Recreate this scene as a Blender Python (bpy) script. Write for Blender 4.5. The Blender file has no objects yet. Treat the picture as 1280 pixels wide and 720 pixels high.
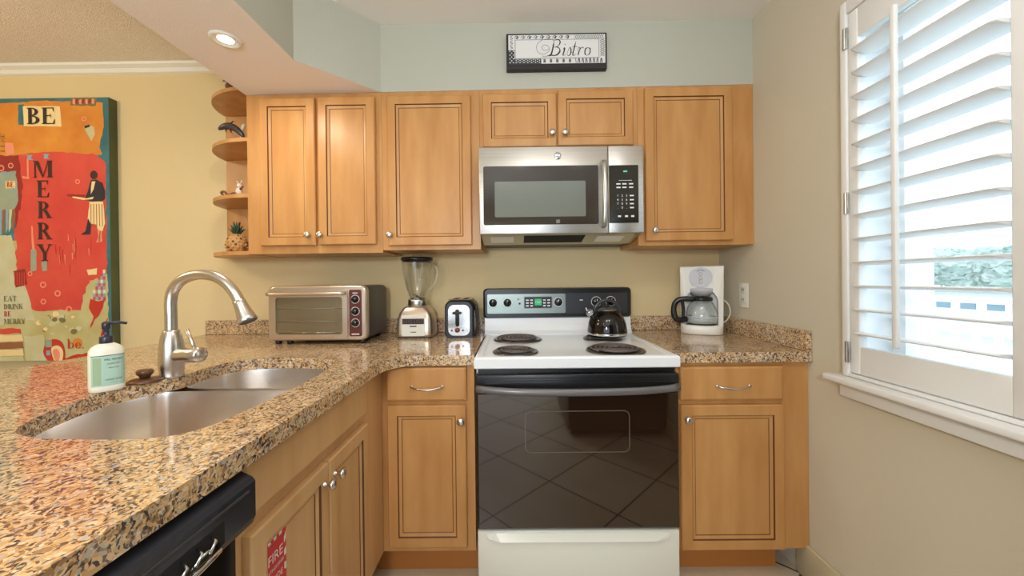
import bpy, bmesh, math, random
from mathutils import Vector, Matrix
from math import pi, sin, cos, radians as R
random.seed(7)
SC = bpy.context.scene
COL = SC.collection

# ------------------------------------------------------------------ camera
yaw, pitch, roll = -.0054, -.0035, -.0112
cam_d = bpy.data.cameras.new('camera'); cam = bpy.data.objects.new('camera', cam_d); COL.objects.link(cam)
r_ = Vector((cos(yaw), -sin(yaw), 0))
f_ = Vector((sin(yaw)*cos(pitch), cos(yaw)*cos(pitch), sin(pitch)))
u_ = Vector((-sin(yaw)*sin(pitch), -cos(yaw)*sin(pitch), cos(pitch)))
Rt = r_*cos(roll) + u_*sin(roll); Up = -r_*sin(roll) + u_*cos(roll)
m = Matrix((Rt, Up, -f_)).transposed().to_4x4(); m.translation = (0, -2.0813, 1.2068)
cam.matrix_world = m
cam_d.sensor_width = 36; cam_d.lens = 459.4/1280*36; cam_d.shift_y = (350.65-360)/1280
cam_d.clip_start = .02; cam_d.clip_end = 500
SC.camera = cam

# ------------------------------------------------------------------ world, exposure, lights
SC.view_settings.view_transform = 'Standard'; SC.view_settings.look = 'None'
SC.view_settings.gamma = 1; SC.view_settings.use_curve_mapping = False
SC.view_settings.exposure = 0.10
W = bpy.data.worlds.new('sky'); SC.world = W; W.use_nodes = True
bg = W.node_tree.nodes['Background']; bg.inputs[0].default_value = (.74, .86, 1.0, 1); bg.inputs[1].default_value = 2.9
SC.cycles.max_bounces = 8; SC.cycles.diffuse_bounces = 5; SC.cycles.glossy_bounces = 4
SC.cycles.transparent_max_bounces = 16; SC.cycles.sample_clamp_indirect = 4
SC.cycles.use_denoising = True

def lamp(name, kind, loc, power, color, size=.5, rot=(0, 0, 0), size_y=None, **k):
    d = bpy.data.lights.new(name, kind); d.energy = power; d.color = color
    if kind == 'AREA':
        d.size = size
        if size_y: d.shape = 'RECTANGLE'; d.size_y = size_y
        elif k.get('disk'): d.shape = 'DISK'
        if 'spread' in k: d.spread = k['spread']
    elif kind == 'SPOT':
        d.shadow_soft_size = size; d.spot_size = k.get('angle', 2); d.spot_blend = k.get('blend', .6)
    else: d.shadow_soft_size = size
    o = bpy.data.objects.new(name, d); o.location = loc; o.rotation_euler = rot; COL.objects.link(o); return o
KITCHEN_W, DINING_W, CAN_W, PENDANT_FILL_W = 10, 22, 4, 62
for lx in (.05, .55): lamp('kitchen_fill_light', 'POINT', (lx, -1.75, 2.27), KITCHEN_W/2, (.98, .98, 1), .11)  # unseen pair added overhead to brighten the kitchen
lamp('pendant_fill_light', 'POINT', (-.35, -2.95, 1.56), PENDANT_FILL_W, (.97, .98, 1), .12)  # added fill from behind, lifts the shade under soffit and cabinets
lamp('added_dining_light', 'POINT', (-2.75, -1.35, 2.22), DINING_W, (1, .80, .52), .13)  # unseen lamp added for the warm light on the dining wall
# ------------------------------------------------------------------ materials
def lin(c):
    return tuple(((v/255)/12.92 if v/255 <= .04045 else ((v/255+.055)/1.055)**2.4) for v in c) + (1,)
MATS = {}
def mat(name, rgb, rough=.5, metal=0, spec=.5, coat=0, emit=None, es=0, bump=None, vary=None):
    m = bpy.data.materials.new(name); m.use_nodes = True; nt = m.node_tree; p = nt.nodes['Principled BSDF']
    p.inputs['Base Color'].default_value = lin(rgb); p.inputs['Roughness'].default_value = rough
    p.inputs['Metallic'].default_value = metal; p.inputs['Specular IOR Level'].default_value = spec
    p.inputs['Coat Weight'].default_value = coat; p.inputs['Coat Roughness'].default_value = .08
    if emit: p.inputs['Emission Color'].default_value = lin(emit); p.inputs['Emission Strength'].default_value = es
    tc = nt.nodes.new('ShaderNodeTexCoord')
    if vary:                                   # (other rgb, scale vector, detail)
        mp = nt.nodes.new('ShaderNodeMapping'); mp.inputs['Scale'].default_value = vary[1]
        n = nt.nodes.new('ShaderNodeTexNoise'); n.inputs['Scale'].default_value = 1; n.inputs['Detail'].default_value = vary[2]
        cr = nt.nodes.new('ShaderNodeValToRGB'); cr.color_ramp.elements[0].position = .3; cr.color_ramp.elements[1].position = .7
        cr.color_ramp.elements[0].color = lin(vary[0]); cr.color_ramp.elements[1].color = lin(rgb)
        L = nt.links.new; L(tc.outputs['Object'], mp.inputs['Vector']); L(mp.outputs[0], n.inputs['Vector']); L(n.outputs['Fac'], cr.inputs[0]); L(cr.outputs[0], p.inputs['Base Color'])
    if bump:                                   # (scale, strength, distance)
        n = nt.nodes.new('ShaderNodeTexNoise'); n.inputs['Scale'].default_value = bump[0]; n.inputs['Detail'].default_value = 3
        b = nt.nodes.new('ShaderNodeBump'); b.inputs['Strength'].default_value = bump[1]; b.inputs['Distance'].default_value = bump[2]
        nt.links.new(tc.outputs['Object'], n.inputs['Vector']); nt.links.new(n.outputs['Fac'], b.inputs['Height']); nt.links.new(b.outputs[0], p.inputs['Normal'])
    MATS[name] = m; return m
def granite():
    m = bpy.data.materials.new('granite'); m.use_nodes = True; nt = m.node_tree; p = nt.nodes['Principled BSDF']; L = nt.links.new
    tc = nt.nodes.new('ShaderNodeTexCoord')
    nz = nt.nodes.new('ShaderNodeTexNoise'); nz.inputs['Scale'].default_value = 60; nz.inputs['Detail'].default_value = 2
    mx = nt.nodes.new('ShaderNodeMix'); mx.data_type = 'VECTOR'; mx.inputs['Factor'].default_value = .022
    L(tc.outputs['Object'], nz.inputs['Vector']); L(tc.outputs['Object'], mx.inputs[4]); L(nz.outputs['Color'], mx.inputs[5])
    v = nt.nodes.new('ShaderNodeTexVoronoi'); v.inputs['Scale'].default_value = 225; L(mx.outputs[1], v.inputs['Vector'])
    sp = nt.nodes.new('ShaderNodeSeparateColor'); L(v.outputs['Color'], sp.inputs[0])
    big = nt.nodes.new('ShaderNodeTexNoise'); big.inputs['Scale'].default_value = 22; big.inputs['Detail'].default_value = 3; L(tc.outputs['Object'], big.inputs['Vector'])
    ma = nt.nodes.new('ShaderNodeMath'); ma.operation = 'MULTIPLY_ADD'; ma.inputs[1].default_value = .75
    mb_ = nt.nodes.new('ShaderNodeMath'); mb_.operation = 'MULTIPLY'; mb_.inputs[1].default_value = .38
    L(big.outputs['Fac'], mb_.inputs[0]); L(sp.outputs[0], ma.inputs[0]); L(mb_.outputs[0], ma.inputs[2])
    cr = nt.nodes.new('ShaderNodeValToRGB'); cr.color_ramp.interpolation = 'CONSTANT'; e = cr.color_ramp.elements
    e[0].position = 0; e[0].color = lin((70, 66, 66)); e[1].position = .25; e[1].color = lin((112, 94, 78))
    for q, c in ((.36, (164, 128, 90)), (.48, (204, 166, 118)), (.64, (220, 186, 140)), (.78, (184, 178, 168)), (.88, (228, 206, 170))):
        n = e.new(q); n.color = lin(c)
    L(ma.outputs[0], cr.inputs[0]); L(cr.outputs[0], p.inputs['Base Color'])
    p.inputs['Roughness'].default_value = .10; p.inputs['Specular IOR Level'].default_value = .9
    MATS['granite'] = m
def tile():
    m = bpy.data.materials.new('floor_tile'); m.use_nodes = True; nt = m.node_tree; p = nt.nodes['Principled BSDF']; L = nt.links.new
    tc = nt.nodes.new('ShaderNodeTexCoord'); mp = nt.nodes.new('ShaderNodeMapping')
    mp.inputs['Rotation'].default_value = (0, 0, R(45)); mp.inputs['Location'].default_value = (.12, .05, 0)
    b = nt.nodes.new('ShaderNodeTexBrick'); b.offset = 0; b.inputs['Scale'].default_value = 1
    b.inputs['Brick Width'].default_value = .45; b.inputs['Row Height'].default_value = .45; b.inputs['Mortar Size'].default_value = .005
    b.inputs['Color1'].default_value = lin((212, 196, 170)); b.inputs['Color2'].default_value = lin((204, 188, 160)); b.inputs['Mortar'].default_value = lin((70, 58, 48))
    n = nt.nodes.new('ShaderNodeTexNoise'); n.inputs['Scale'].default_value = 6; n.inputs['Detail'].default_value = 4
    mx = nt.nodes.new('ShaderNodeMix'); mx.data_type = 'RGBA'; mx.blend_type = 'MULTIPLY'; mx.inputs[0].default_value = .25
    L(tc.outputs['Object'], mp.inputs[0]); L(mp.outputs[0], b.inputs[0]); L(tc.outputs['Object'], n.inputs[0])
    L(b.outputs['Color'], mx.inputs[6]); L(n.outputs['Fac'], mx.inputs[7]); L(mx.outputs[2], p.inputs['Base Color'])
    p.inputs['Roughness'].default_value = .35; MATS['floor_tile'] = m
def glass(name, tint=(255, 255, 255), refl=.25):
    m = bpy.data.materials.new(name); m.use_nodes = True; nt = m.node_tree; nt.nodes.remove(nt.nodes['Principled BSDF']); L = nt.links.new
    t = nt.nodes.new('ShaderNodeBsdfTransparent'); t.inputs[0].default_value = lin(tint)
    g = nt.nodes.new('ShaderNodeBsdfGlossy'); g.inputs['Roughness'].default_value = .03
    fr = nt.nodes.new('ShaderNodeLayerWeight'); fr.inputs[0].default_value = .5
    pw = nt.nodes.new('ShaderNodeMath'); pw.operation = 'POWER'; pw.inputs[1].default_value = 2.6
    ml = nt.nodes.new('ShaderNodeMath'); ml.operation = 'MULTIPLY_ADD'; ml.inputs[1].default_value = refl*2.9; ml.inputs[2].default_value = refl*.2
    L(fr.outputs['Facing'], pw.inputs[0]); L(pw.outputs[0], ml.inputs[0])
    mx = nt.nodes.new('ShaderNodeMixShader'); L(ml.outputs[0], mx.inputs[0]); L(t.outputs[0], mx.inputs[1]); L(g.outputs[0], mx.inputs[2])
    L(mx.outputs[0], nt.nodes['Material Output'].inputs[0]); MATS[name] = m

granite(); tile()
glass('clear_glass', (253, 254, 254), .28); glass('globe_glass', (250, 248, 244), .12); glass('window_glass', (252, 254, 255), .10); glass('smoked_glass', (225, 222, 212), .30)
mat('wall_paint', (222, 202, 156), .75, bump=(130, .25, .004)); mat('wall_paint_cool_lit', (208, 201, 181), .75, bump=(130, .25, .004))  # right-wall copy is greyer, cool daylight put into the paint colour
mat('soffit_side_cool_lit', (186, 188, 176), .75, bump=(130, .2, .004)); mat('soffit_under_lit', (242, 238, 236), .8, bump=(130, .3, .004))  # cool sides and pale underside: light on each plane put into the colour
mat('ceiling_white', (236, 233, 228), .85); mat('ceiling_popcorn', (252, 247, 238), .9, bump=(190, .7, .008), vary=((236, 226, 210), (150, 150, 150), 2))
mat('trim_white', (238, 238, 232), .45); mat('shutter_white', (236, 238, 238), .4); mat('baseboard_beige', (206, 196, 166), .5)
mat('maple', (206, 156, 98), .36, spec=.4, vary=((184, 130, 74), (13, 13, 2.6), 6))
mat('maple_lit', (218, 178, 128), .36, spec=.4, vary=((204, 160, 110), (16, 16, 1.6), 5))  # paler maple for the peninsula, light on its fronts put into the colour
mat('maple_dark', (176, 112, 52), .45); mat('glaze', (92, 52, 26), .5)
mat('nickel', (214, 210, 204), .27, 1); mat('chrome', (220, 222, 224), .08, 1); mat('steel', (196, 196, 192), .30, 1, bump=None)
mat('brushed_steel', (216, 214, 210), .36, 1, vary=((200, 198, 194), (2, 2, 400), 2)); mat('sink_steel', (238, 234, 230), .27, 1)
mat('black_gloss', (14, 14, 15), .10, spec=.6); mat('black_plastic', (26, 26, 28), .28); mat('dark_grey', (58, 58, 60), .4); mat('black_matte', (12, 12, 12), .7)
mat('oven_glass', (40, 26, 17), .035, spec=.5).node_tree.nodes['Principled BSDF'].inputs['IOR'].default_value = 1.85; mat('mw_glass', (46, 38, 33), .07, spec=.7); mat('mw_mesh_sheen', (116, 122, 116), .10, spec=.7)  # grey of the microwave screen holds the bright room's reflection
mat('enamel_white', (232, 236, 240), .18, spec=.5); mat('enamel_cream', (228, 228, 216), .25)
mat('panel_silver', (150, 160, 154), .30, .7); mat('panel_charcoal', (62, 64, 68), .30, .3)
mat('marking_white', (225, 228, 230), .6); mat('led_green', (20, 120, 70), .4, emit=(60, 255, 150), es=.28); mat('led_dim', (30, 60, 50), .4, emit=(120, 255, 200), es=.6)
mat('plastic_white', (236, 236, 230), .3); mat('plastic_silver', (192, 196, 204), .5, .1); mat('cord_cream', (220, 212, 180), .5)
mat('coil', (104, 96, 94), .5, .3); mat('drip_pan', (120, 116, 114), .3, .9); mat('kettle_black', (26, 22, 20), .07, .35, spec=.8)
mat('champagne', (212, 196, 178), .28, .85); mat('panel_black', (40, 43, 50), .24); mat('outline_grey', (98, 88, 78), .3); mat('handle_grey', (112, 110, 112), .3, .3); mat('interior_tan', (178, 168, 150), .35, .5); mat('amber_print', (92, 34, 28), .5)
mat('toaster_steel', (214, 208, 204), .13, 1); mat('rust_dial', (120, 66, 48), .4)
mat('soap_white', (238, 236, 220), .35, vary=None); mat('soap_label', (170, 205, 190), .5); mat('soap_label_green', (150, 176, 142), .5); mat('soap_print', (74, 92, 104), .6); mat('pump_navy', (44, 44, 58), .3)
mat('bronze', (110, 80, 62), .35, .6)
mat('sign_black', (38, 36, 38), .5); mat('sign_white', (226, 228, 228), .6); mat('sign_ink', (52, 56, 62), .6); mat('sign_grey', (120, 124, 124), .6)
mat('sticker_red', (206, 44, 48), .4); mat('sticker_white', (240, 236, 232), .4)
mat('p_orange', (226, 152, 58), .7, vary=((206, 122, 42), (7, 7, 7), 4)); mat('p_red', (220, 84, 68), .7, vary=((206, 62, 54), (6, 6, 5), 5)); mat('p_sage', (200, 198, 146), .7, vary=((186, 172, 112), (8, 8, 8), 4))
mat('p_teal', (62, 128, 136), .7, vary=((48, 100, 110), (9, 9, 9), 4)); mat('p_cream', (240, 216, 160), .7); mat('p_letter', (56, 40, 38), .7); mat('p_edge', (92, 96, 56), .7, vary=((74, 84, 56), (6, 6, 6), 3))
mat('p_greygreen', (160, 172, 146), .7, vary=((140, 160, 150), (12, 12, 12), 3)); mat('p_maroon', (150, 44, 40), .7); mat('p_navy', (44, 40, 50), .7); mat('p_blue', (130, 172, 190), .7); mat('p_pink', (236, 150, 120), .7)
mat('p_brown', (150, 96, 60), .7); mat('p_skin', (58, 38, 30), .7); mat('p_pale', (206, 206, 176), .7, vary=((196, 190, 140), (9, 9, 9), 4)); mat('p_deepred', (196, 52, 36), .7); mat('p_olive', (120, 112, 70), .7)
mat('figure_brown', (122, 78, 52), .4); mat('figure_grey', (70, 66, 66), .25); mat('figure_white', (226, 220, 206), .3); mat('figure_red', (150, 56, 40), .4)
mat('pine_tan', (196, 150, 92), .55); mat('pine_dark', (110, 70, 38), .6); mat('pine_green', (62, 92, 72), .5)
mat('can_glow', (255, 250, 235), .5, emit=(255, 246, 226), es=6); mat('added_lamp_glow', (255, 250, 240), .5, emit=(255, 244, 224), es=1.2)  # second glow is for the unseen added ceiling fixtures
mat('stucco_white', (236, 240, 244), .8); mat('rail_white', (240, 242, 244), .5); mat('leaf_hazed', (172, 182, 170), .9, vary=((132, 150, 142), (.5, .5, .5), 6)); mat('leaf_hazed_pale', (186, 192, 182), .9, vary=((150, 166, 156), (.5, .5, .5), 6))  # foliage paled, distance haze put into the leaf colours
mat('trunk', (120, 106, 92), .9); mat('ground_hazed', (196, 208, 200), .95, vary=((168, 192, 178), (.05, .05, .05), 4)); mat('far_wall', (226, 226, 224), .8); mat('far_roof', (170, 160, 156), .8); mat('far_glass', (120, 140, 150), .2)  # outdoor ground colour is paled by painted-in haze
mat('concrete', (206, 206, 200), .85); mat('fridge_black', (16, 15, 15), .3)

# ------------------------------------------------------------------ mesh builder
ORG = {}
def ident(a, b, c): return (a, b, c)
class MB:
    def __init__(s, *mats, T=ident):
        s.bm = bmesh.new(); s.mats = list(mats); s.T = T; s.flat = False
    def _v(s, p): return s.bm.verts.new(s.T(*p))
    def _f(s, vs, mi=0, smooth=False):
        try: f = s.bm.faces.new(vs)
        except ValueError: return None
        f.material_index = mi; f.smooth = smooth; return f
    def merge(s, tmp, mi=0, M=None, smooth=False):
        mp = {}
        for v in tmp.verts:
            c = M @ v.co if M else v.co
            mp[v] = s._v(c)
        for f in tmp.faces: s._f([mp[v] for v in f.verts], mi, smooth)
        tmp.free(); return s
    def box(s, x0, x1, y0, y1, z0, z1, mi=0, bev=0, seg=2, M=None):
        t = bmesh.new(); bmesh.ops.create_cube(t, size=1)
        for v in t.verts: v.co = Vector(((x0+x1)/2+v.co.x*abs(x1-x0), (y0+y1)/2+v.co.y*abs(y1-y0), (z0+z1)/2+v.co.z*abs(z1-z0)))
        if bev: bmesh.ops.bevel(t, geom=t.edges[:], offset=bev, segments=seg, profile=.5, affect='EDGES')
        return s.merge(t, mi, M, bev > 0 and seg > 1)
    def lathe(s, prof, c=(0, 0, 0), n=32, mi=0, axis='z', M=None, sx=1, sy=1, smooth=True):
        A = {'z': Matrix.Identity(4), 'y': Matrix.Rotation(R(90), 4, 'X'), '-y': Matrix.Rotation(R(90), 4, 'X'), 'x': Matrix.Rotation(R(90), 4, 'Y')}[axis]
        MM = Matrix.Translation(c) @ (M if M else A)
        rows = []
        for (r, z) in prof:
            if r < 1e-6: rows.append([s._v(MM @ Vector((0, 0, z)))])
            else: rows.append([s._v(MM @ Vector((r*sx*cos(2*pi*i/n), r*sy*sin(2*pi*i/n), z))) for i in range(n)])
        for a, b in zip(rows, rows[1:]):
            for i in range(n):
                j = (i+1) % n
                if len(a) == 1 and len(b) == 1: continue
                if len(a) == 1: s._f([a[0], b[i], b[j]], mi, smooth)
                elif len(b) == 1: s._f([a[i], a[j], b[0]], mi, smooth)
                else: s._f([a[i], a[j], b[j], b[i]], mi, smooth)
        return s
    def cyl(s, c, r, h, axis='z', n=24, mi=0, bev=.0):
        b = bev
        return s.lathe([(0, 0), (r-b, 0), (r, b), (r, h-b), (r-b, h), (0, h)] if b else [(0, 0), (r, 0), (r, h), (0, h)], c, n, mi, axis, smooth=b > 0)
    def ball(s, c, r, mi=0, n=20, sc=(1, 1, 1), rot=None):
        t = bmesh.new(); bmesh.ops.create_uvsphere(t, u_segments=n, v_segments=max(8, n*2//3), radius=r)
        M = Matrix.Translation(c) @ (rot if rot else Matrix.Identity(4)) @ Matrix.Diagonal((*sc, 1))
        return s.merge(t, mi, M, True)
    def tube(s, pts, r, n=10, mi=0, caps=True, flat=None):
        P = [Vector(p) for p in pts]; rr = r if isinstance(r, (list, tuple)) else [r]*len(P)
        t0 = (P[1]-P[0]).normalized(); up = Vector((0, 0, 1)) if abs(t0.z) < .9 else Vector((1, 0, 0))
        nrm = t0.cross(up).normalized(); rows = []
        for i, p in enumerate(P):
            t = ((P[min(i+1, len(P)-1)]-P[max(i-1, 0)])).normalized()
            nrm = (nrm - t*nrm.dot(t)).normalized(); b = t.cross(nrm)
            fx, fy = flat if flat else (1, 1)
            rows.append([s._v(p + nrm*(rr[i]*fx*cos(2*pi*k/n)) + b*(rr[i]*fy*sin(2*pi*k/n))) for k in range(n)])
        for a, b in zip(rows, rows[1:]):
            for k in range(n): s._f([a[k], a[(k+1) % n], b[(k+1) % n], b[k]], mi, True)
        if caps: s._f(rows[0][::-1], mi); s._f(rows[-1], mi)
        return s
    def loft(s, rings, mi=0, caps=(True, True), smooth=True, closed=True):
        rows = [[s._v(p) for p in ring] for ring in rings]
        for k, (a, b) in enumerate(zip(rows, rows[1:])):
            n = len(a); mm = mi[k] if isinstance(mi, (list, tuple)) else mi
            for i in range(n if closed else n-1): s._f([a[i], a[(i+1) % n], b[(i+1) % n], b[i]], mm, smooth)
        if caps[0]: s._f(rows[0][::-1], mi[0] if isinstance(mi, (list, tuple)) else mi)
        if caps[1]: s._f(rows[-1], mi[-1] if isinstance(mi, (list, tuple)) else mi)
        return s
    def prism(s, poly, d0, d1, plane='xy', mi=0, smooth=False):
        def P(u, v, d): return {'xy': (u, v, d), 'xz': (u, d, v), 'yz': (d, u, v)}[plane]
        return s.loft([[P(u, v, d0) for u, v in poly], [P(u, v, d1) for u, v in poly]], mi, smooth=smooth)
    def poly(s, pts, mi=0): s._f([s._v(p) for p in pts], mi); return s
    def frames(s, a0, a1, z0, z1, steps, back=True):
        """nested rectangles in (a, d, z): steps = (inset, d, material of the band that leads to it)"""
        rows = []
        for (i, d, mi) in steps: rows.append([s._v(p) for p in ((a0+i, d, z0+i), (a1-i, d, z0+i), (a1-i, d, z1-i), (a0+i, d, z1-i))])
        for k in range(1, len(rows)):
            for i in range(4): s._f([rows[k-1][i], rows[k-1][(i+1) % 4], rows[k][(i+1) % 4], rows[k][i]], steps[k][2])
        s._f(rows[-1], steps[-1][2])
        if back: s._f(rows[0][::-1], steps[0][2])
        return s
    def build(s, name, parent=None, shift=True, normals=True, kind=None, auto=None):
        if normals: bmesh.ops.recalc_face_normals(s.bm, faces=s.bm.faces[:])
        me = bpy.data.meshes.new(name); s.bm.to_mesh(me); s.bm.free()
        for m in s.mats: me.materials.append(MATS[m])
        o = bpy.data.objects.new(name, me); COL.objects.link(o)
        if parent:
            o.parent = parent; ORG[o.name] = ORG.get(parent.name, Vector())
            if shift: me.transform(Matrix.Translation(-ORG[o.name]))
        if kind: o['kind'] = kind
        return o
def thing(name, label, cat, loc, rz=0, group=None):
    o = bpy.data.objects.new(name, None); COL.objects.link(o); o.location = loc; o.rotation_euler = (0, 0, rz)
    o['label'] = label; o['category'] = cat; o.empty_display_size = .05
    if group: o['group'] = group
    ORG[o.name] = Vector(loc); return o
def tag(o, label, cat, group=None):
    o['label'] = label; o['category'] = cat
    if group: o['group'] = group
    return o
def rrect(x0, x1, y0, y1, r, n=6):
    P = []
    for cx, cy, a in ((x1-r, y0+r, -90), (x1-r, y1-r, 0), (x0+r, y1-r, 90), (x0+r, y0+r, 180)):
        for k in range(n+1): t = R(a+90*k/n); P.append((cx+r*cos(t), cy+r*sin(t)))
    return P
def spline(P, n=6, closed=True):
    out = []; N = len(P); rng = range(N if closed else N-1)
    g = (lambda i: P[i % N]) if closed else (lambda i: P[max(0, min(N-1, i))])
    for i in rng:
        p0, p1, p2, p3 = [Vector(g(i+k)) for k in (-1, 0, 1, 2)]
        for k in range(n):
            t = k/n
            out.append(.5*((2*p1)+(p2-p0)*t+(2*p0-5*p1+4*p2-p3)*t*t+(3*p1-p0-3*p2+p3)*t**3))
    if not closed: out.append(Vector(P[-1]))
    return [tuple(v) for v in out]
def text(mb, s, size, at, mi=0, plane='xz', depth=0, sx=1, align='CENTER', rot=0, fn=None):
    cu = bpy.data.curves.new('txt', 'FONT'); cu.body = s; cu.size = size; cu.align_x = align; cu.align_y = 'CENTER'; cu.resolution_u = 3
    ob = bpy.data.objects.new('txt', cu); COL.objects.link(ob); bpy.context.view_layer.update()
    me = bpy.data.meshes.new_from_object(ob.evaluated_get(bpy.context.evaluated_depsgraph_get()))
    bpy.data.objects.remove(ob); bpy.data.curves.remove(cu)
    vs = []
    for v in me.vertices:
        x, y = v.co.x*sx, v.co.y; x, y = x*cos(rot)-y*sin(rot), x*sin(rot)+y*cos(rot)
        vs.append(mb._v(fn(x, y) if fn else (at[0]+x, at[1], at[2]+y) if plane == 'xz' else (at[0], at[1]+x, at[2]+y)))
    for p in me.polygons: mb._f([vs[i] for i in p.vertices], mi)
    bpy.data.meshes.remove(me)

# ================================================================== ROOM
XR, XL, YF, ZC = 1.158, -4.4, -4.75, 2.4425
MB('floor_tile').box(XL-.2, XR+.2, YF-.2, .2, -.12, 0).build('floor', kind='structure')
MB('wall_paint').box(XL-.2, XR+.2, 0, .2, 0, ZC+.1).build('wall_back', kind='structure')
MB('wall_paint').box(XL-.2, XL, YF-.2, 0, 0, ZC+.1).build('wall_left', kind='structure')
w = MB('wall_paint_cool_lit'); WY0, WY1, WZ0, WZ1 = -1.31, -.822, .866, 2.12
VY0, VY1, VZ1 = -4.6, -2.92, 2.10
for a in ((WY1, 0, 0, ZC+.1), (VY1, WY0, 0, ZC+.1), (YF-.2, VY0, 0, ZC+.1), (VY0, VY1, VZ1, ZC+.1), (WY0, WY1, 0, WZ0), (WY0, WY1, WZ1, ZC+.1)): w.box(XR, XR+.2, *a)
w.build('wall_right', kind='structure')
w = MB('wall_paint_cool_lit'); SX0, SX1, SZ = -2.5, .5, 2.1
for a in ((XL, SX0, 0, ZC+.1), (SX1, XR, 0, ZC+.1), (SX0, SX1, SZ, ZC+.1)): w.box(a[0], a[1], YF-.2, YF, a[2], a[3])
w.build('wall_front', kind='structure')
d = MB('trim_white')
for a in (VY0+.001, (VY0+VY1)/2-.035, VY1-.071): d.box(XR+.08, XR+.14, a, a+.07, .002, VZ1-.07)
d.box(XR+.08, XR+.14, VY0+.001, VY1-.001, VZ1-.071, VZ1-.001).box(XR+.08, XR+.14, VY0+.001, VY1-.001, .001, .06)
d = d.build('added_door_2', kind='structure')  # unseen glazed opening added so cool daylight reaches the kitchen
MB('window_glass').box(XR+.107, XR+.113, VY0+.06, VY1-.06, .05, VZ1-.06).build('door_glass', d)
d = MB('trim_white')
for a in (SX0+.001, (SX0+SX1)/2-.04, SX1-.081): d.box(a, a+.08, YF-.12, YF-.04, 0, SZ-.08)
d.box(SX0+.001, SX1-.001, YF-.12, YF-.04, SZ-.081, SZ-.001).box(SX0+.001, SX1-.001, YF-.12, YF-.04, 0, .06)
d = d.build('added_door_1', kind='structure')  # unseen glazed opening added to let daylight in from behind
MB('window_glass').box(SX0+.07, SX1-.07, YF-.085, YF-.079, .05, SZ-.07).build('door_glass', d)
MB('ceiling_white').box(-1.1, XR+.2, YF-.2, .2, ZC, ZC+.12).build('ceiling', kind='structure')
MB('ceiling_popcorn').box(XL-.2, -1.1, YF-.2, .2, ZC, ZC+.12).build('ceiling_dining', kind='structure')
# crown moulding on the dining wall
c = MB('trim_white'); prof = [(0, ZC), (-.045, ZC), (-.042, ZC-.012), (-.022, ZC-.024), (-.012, ZC-.042), (0, ZC-.047)]
c.loft([[(x, y, z) for y, z in prof] for x in (XL, -1.30)], smooth=False)
c.build('trim_1', kind='structure')
MB('baseboard_beige').box(XR-.014, XR, VY1+.02, -.57, 0, .14, bev=.004).build('baseboard_right', kind='structure')

# soffit: one dropped box over cabinets and peninsula
def zs(x): return 2.1125+.0075*(x+1.29)
foot = [(-1.29, 0), (-1.268, -3.4), (-.885, -3.4), (-.893, -.577), (-.632, -.306), (XR, -.306), (XR, 0)]
s = MB('soffit_side_cool_lit', 'soffit_under_lit')
lo = [s._v((x, y, zs(x))) for x, y in foot]; hi = [s._v((x, y, ZC)) for x, y in foot]
for i in range(len(foot)):
    j = (i+1) % len(foot); s._f([lo[i], lo[j], hi[j], hi[i]], 0)
s._f(lo, 1); s._f(hi, 1)
s.build('trim_2', kind='structure')
# recessed light in the soffit; the second lamp is unseen, added without a fixture
for (lx, ly) in ((-1.066, -.712), (-1.07, -2.3)):
    z = zs(lx)
    if ly > -1:
        t = thing('recessed_light', 'lit recessed round ceiling light in the dropped soffit above the sink', 'ceiling light', (lx, ly, z))
        MB('trim_white').lathe([(.0255, -.0005), (.030, -.002), (.036, -.003), (.040, -.007), (.050, -.006), (.052, 0)], (lx, ly, z), 36).build('trim_ring', t)
        MB('can_glow').lathe([(0, -.0015), (.015, -.0022), (.0262, -.0010)], (lx, ly, z), 28).build('lens', t)
    lamp('recessed_bulb', 'AREA', (lx, ly, z-.012), CAN_W, (1, .90, .74), .09, disk=True)
# unseen lamp fixtures added to light the room, above and behind the camera
t = thing('added_kitchen_fixture', 'long flat kitchen ceiling light box added unseen above the camera', 'ceiling light', (.3, -1.75, ZC))
MB('trim_white').box(-.27, .87, -1.91, -1.59, ZC-.025, ZC, bev=.006).build('housing', t)
MB('added_lamp_glow').box(-.25, .85, -1.89, -1.61, ZC-.055, ZC-.026, bev=.01).build('diffuser', t)
t = thing('added_pendant_lamp', 'frosted globe pendant lamp added unseen behind the camera as fill light', 'pendant lamp', (-.35, -2.95, ZC))
MB('nickel').lathe([(0, 0), (.06, 0), (.055, -.02), (0, -.025)], (-.35, -2.95, ZC)).tube([(-.35, -2.95, ZC-.02), (-.35, -2.95, 1.80)], .005, 8).lathe([(0, 1.80), (.03, 1.795), (.035, 1.76), (0, 1.758)], (-.35, -2.95, 0)).build('stem', t)
glo = MB('globe_glass').lathe([(.03, 1.757), (.09, 1.735), (.135, 1.66), (.150, 1.56), (.135, 1.46), (.09, 1.40), (.05, 1.385)], (-.35, -2.95, 0)).build('globe', t)
t = thing('added_dining_fixture', 'round flush dining ceiling lamp added outside the picture to the left', 'ceiling light', (-2.75, -1.35, ZC))
MB('nickel').lathe([(0, 0), (.2, 0), (.21, -.02), (.19, -.03)], (-2.75, -1.35, ZC)).build('housing', t)
MB('added_lamp_glow').lathe([(.188, -.028), (.16, -.055), (.08, -.07), (0, -.072)], (-2.75, -1.35, ZC)).build('diffuser', t)

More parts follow.
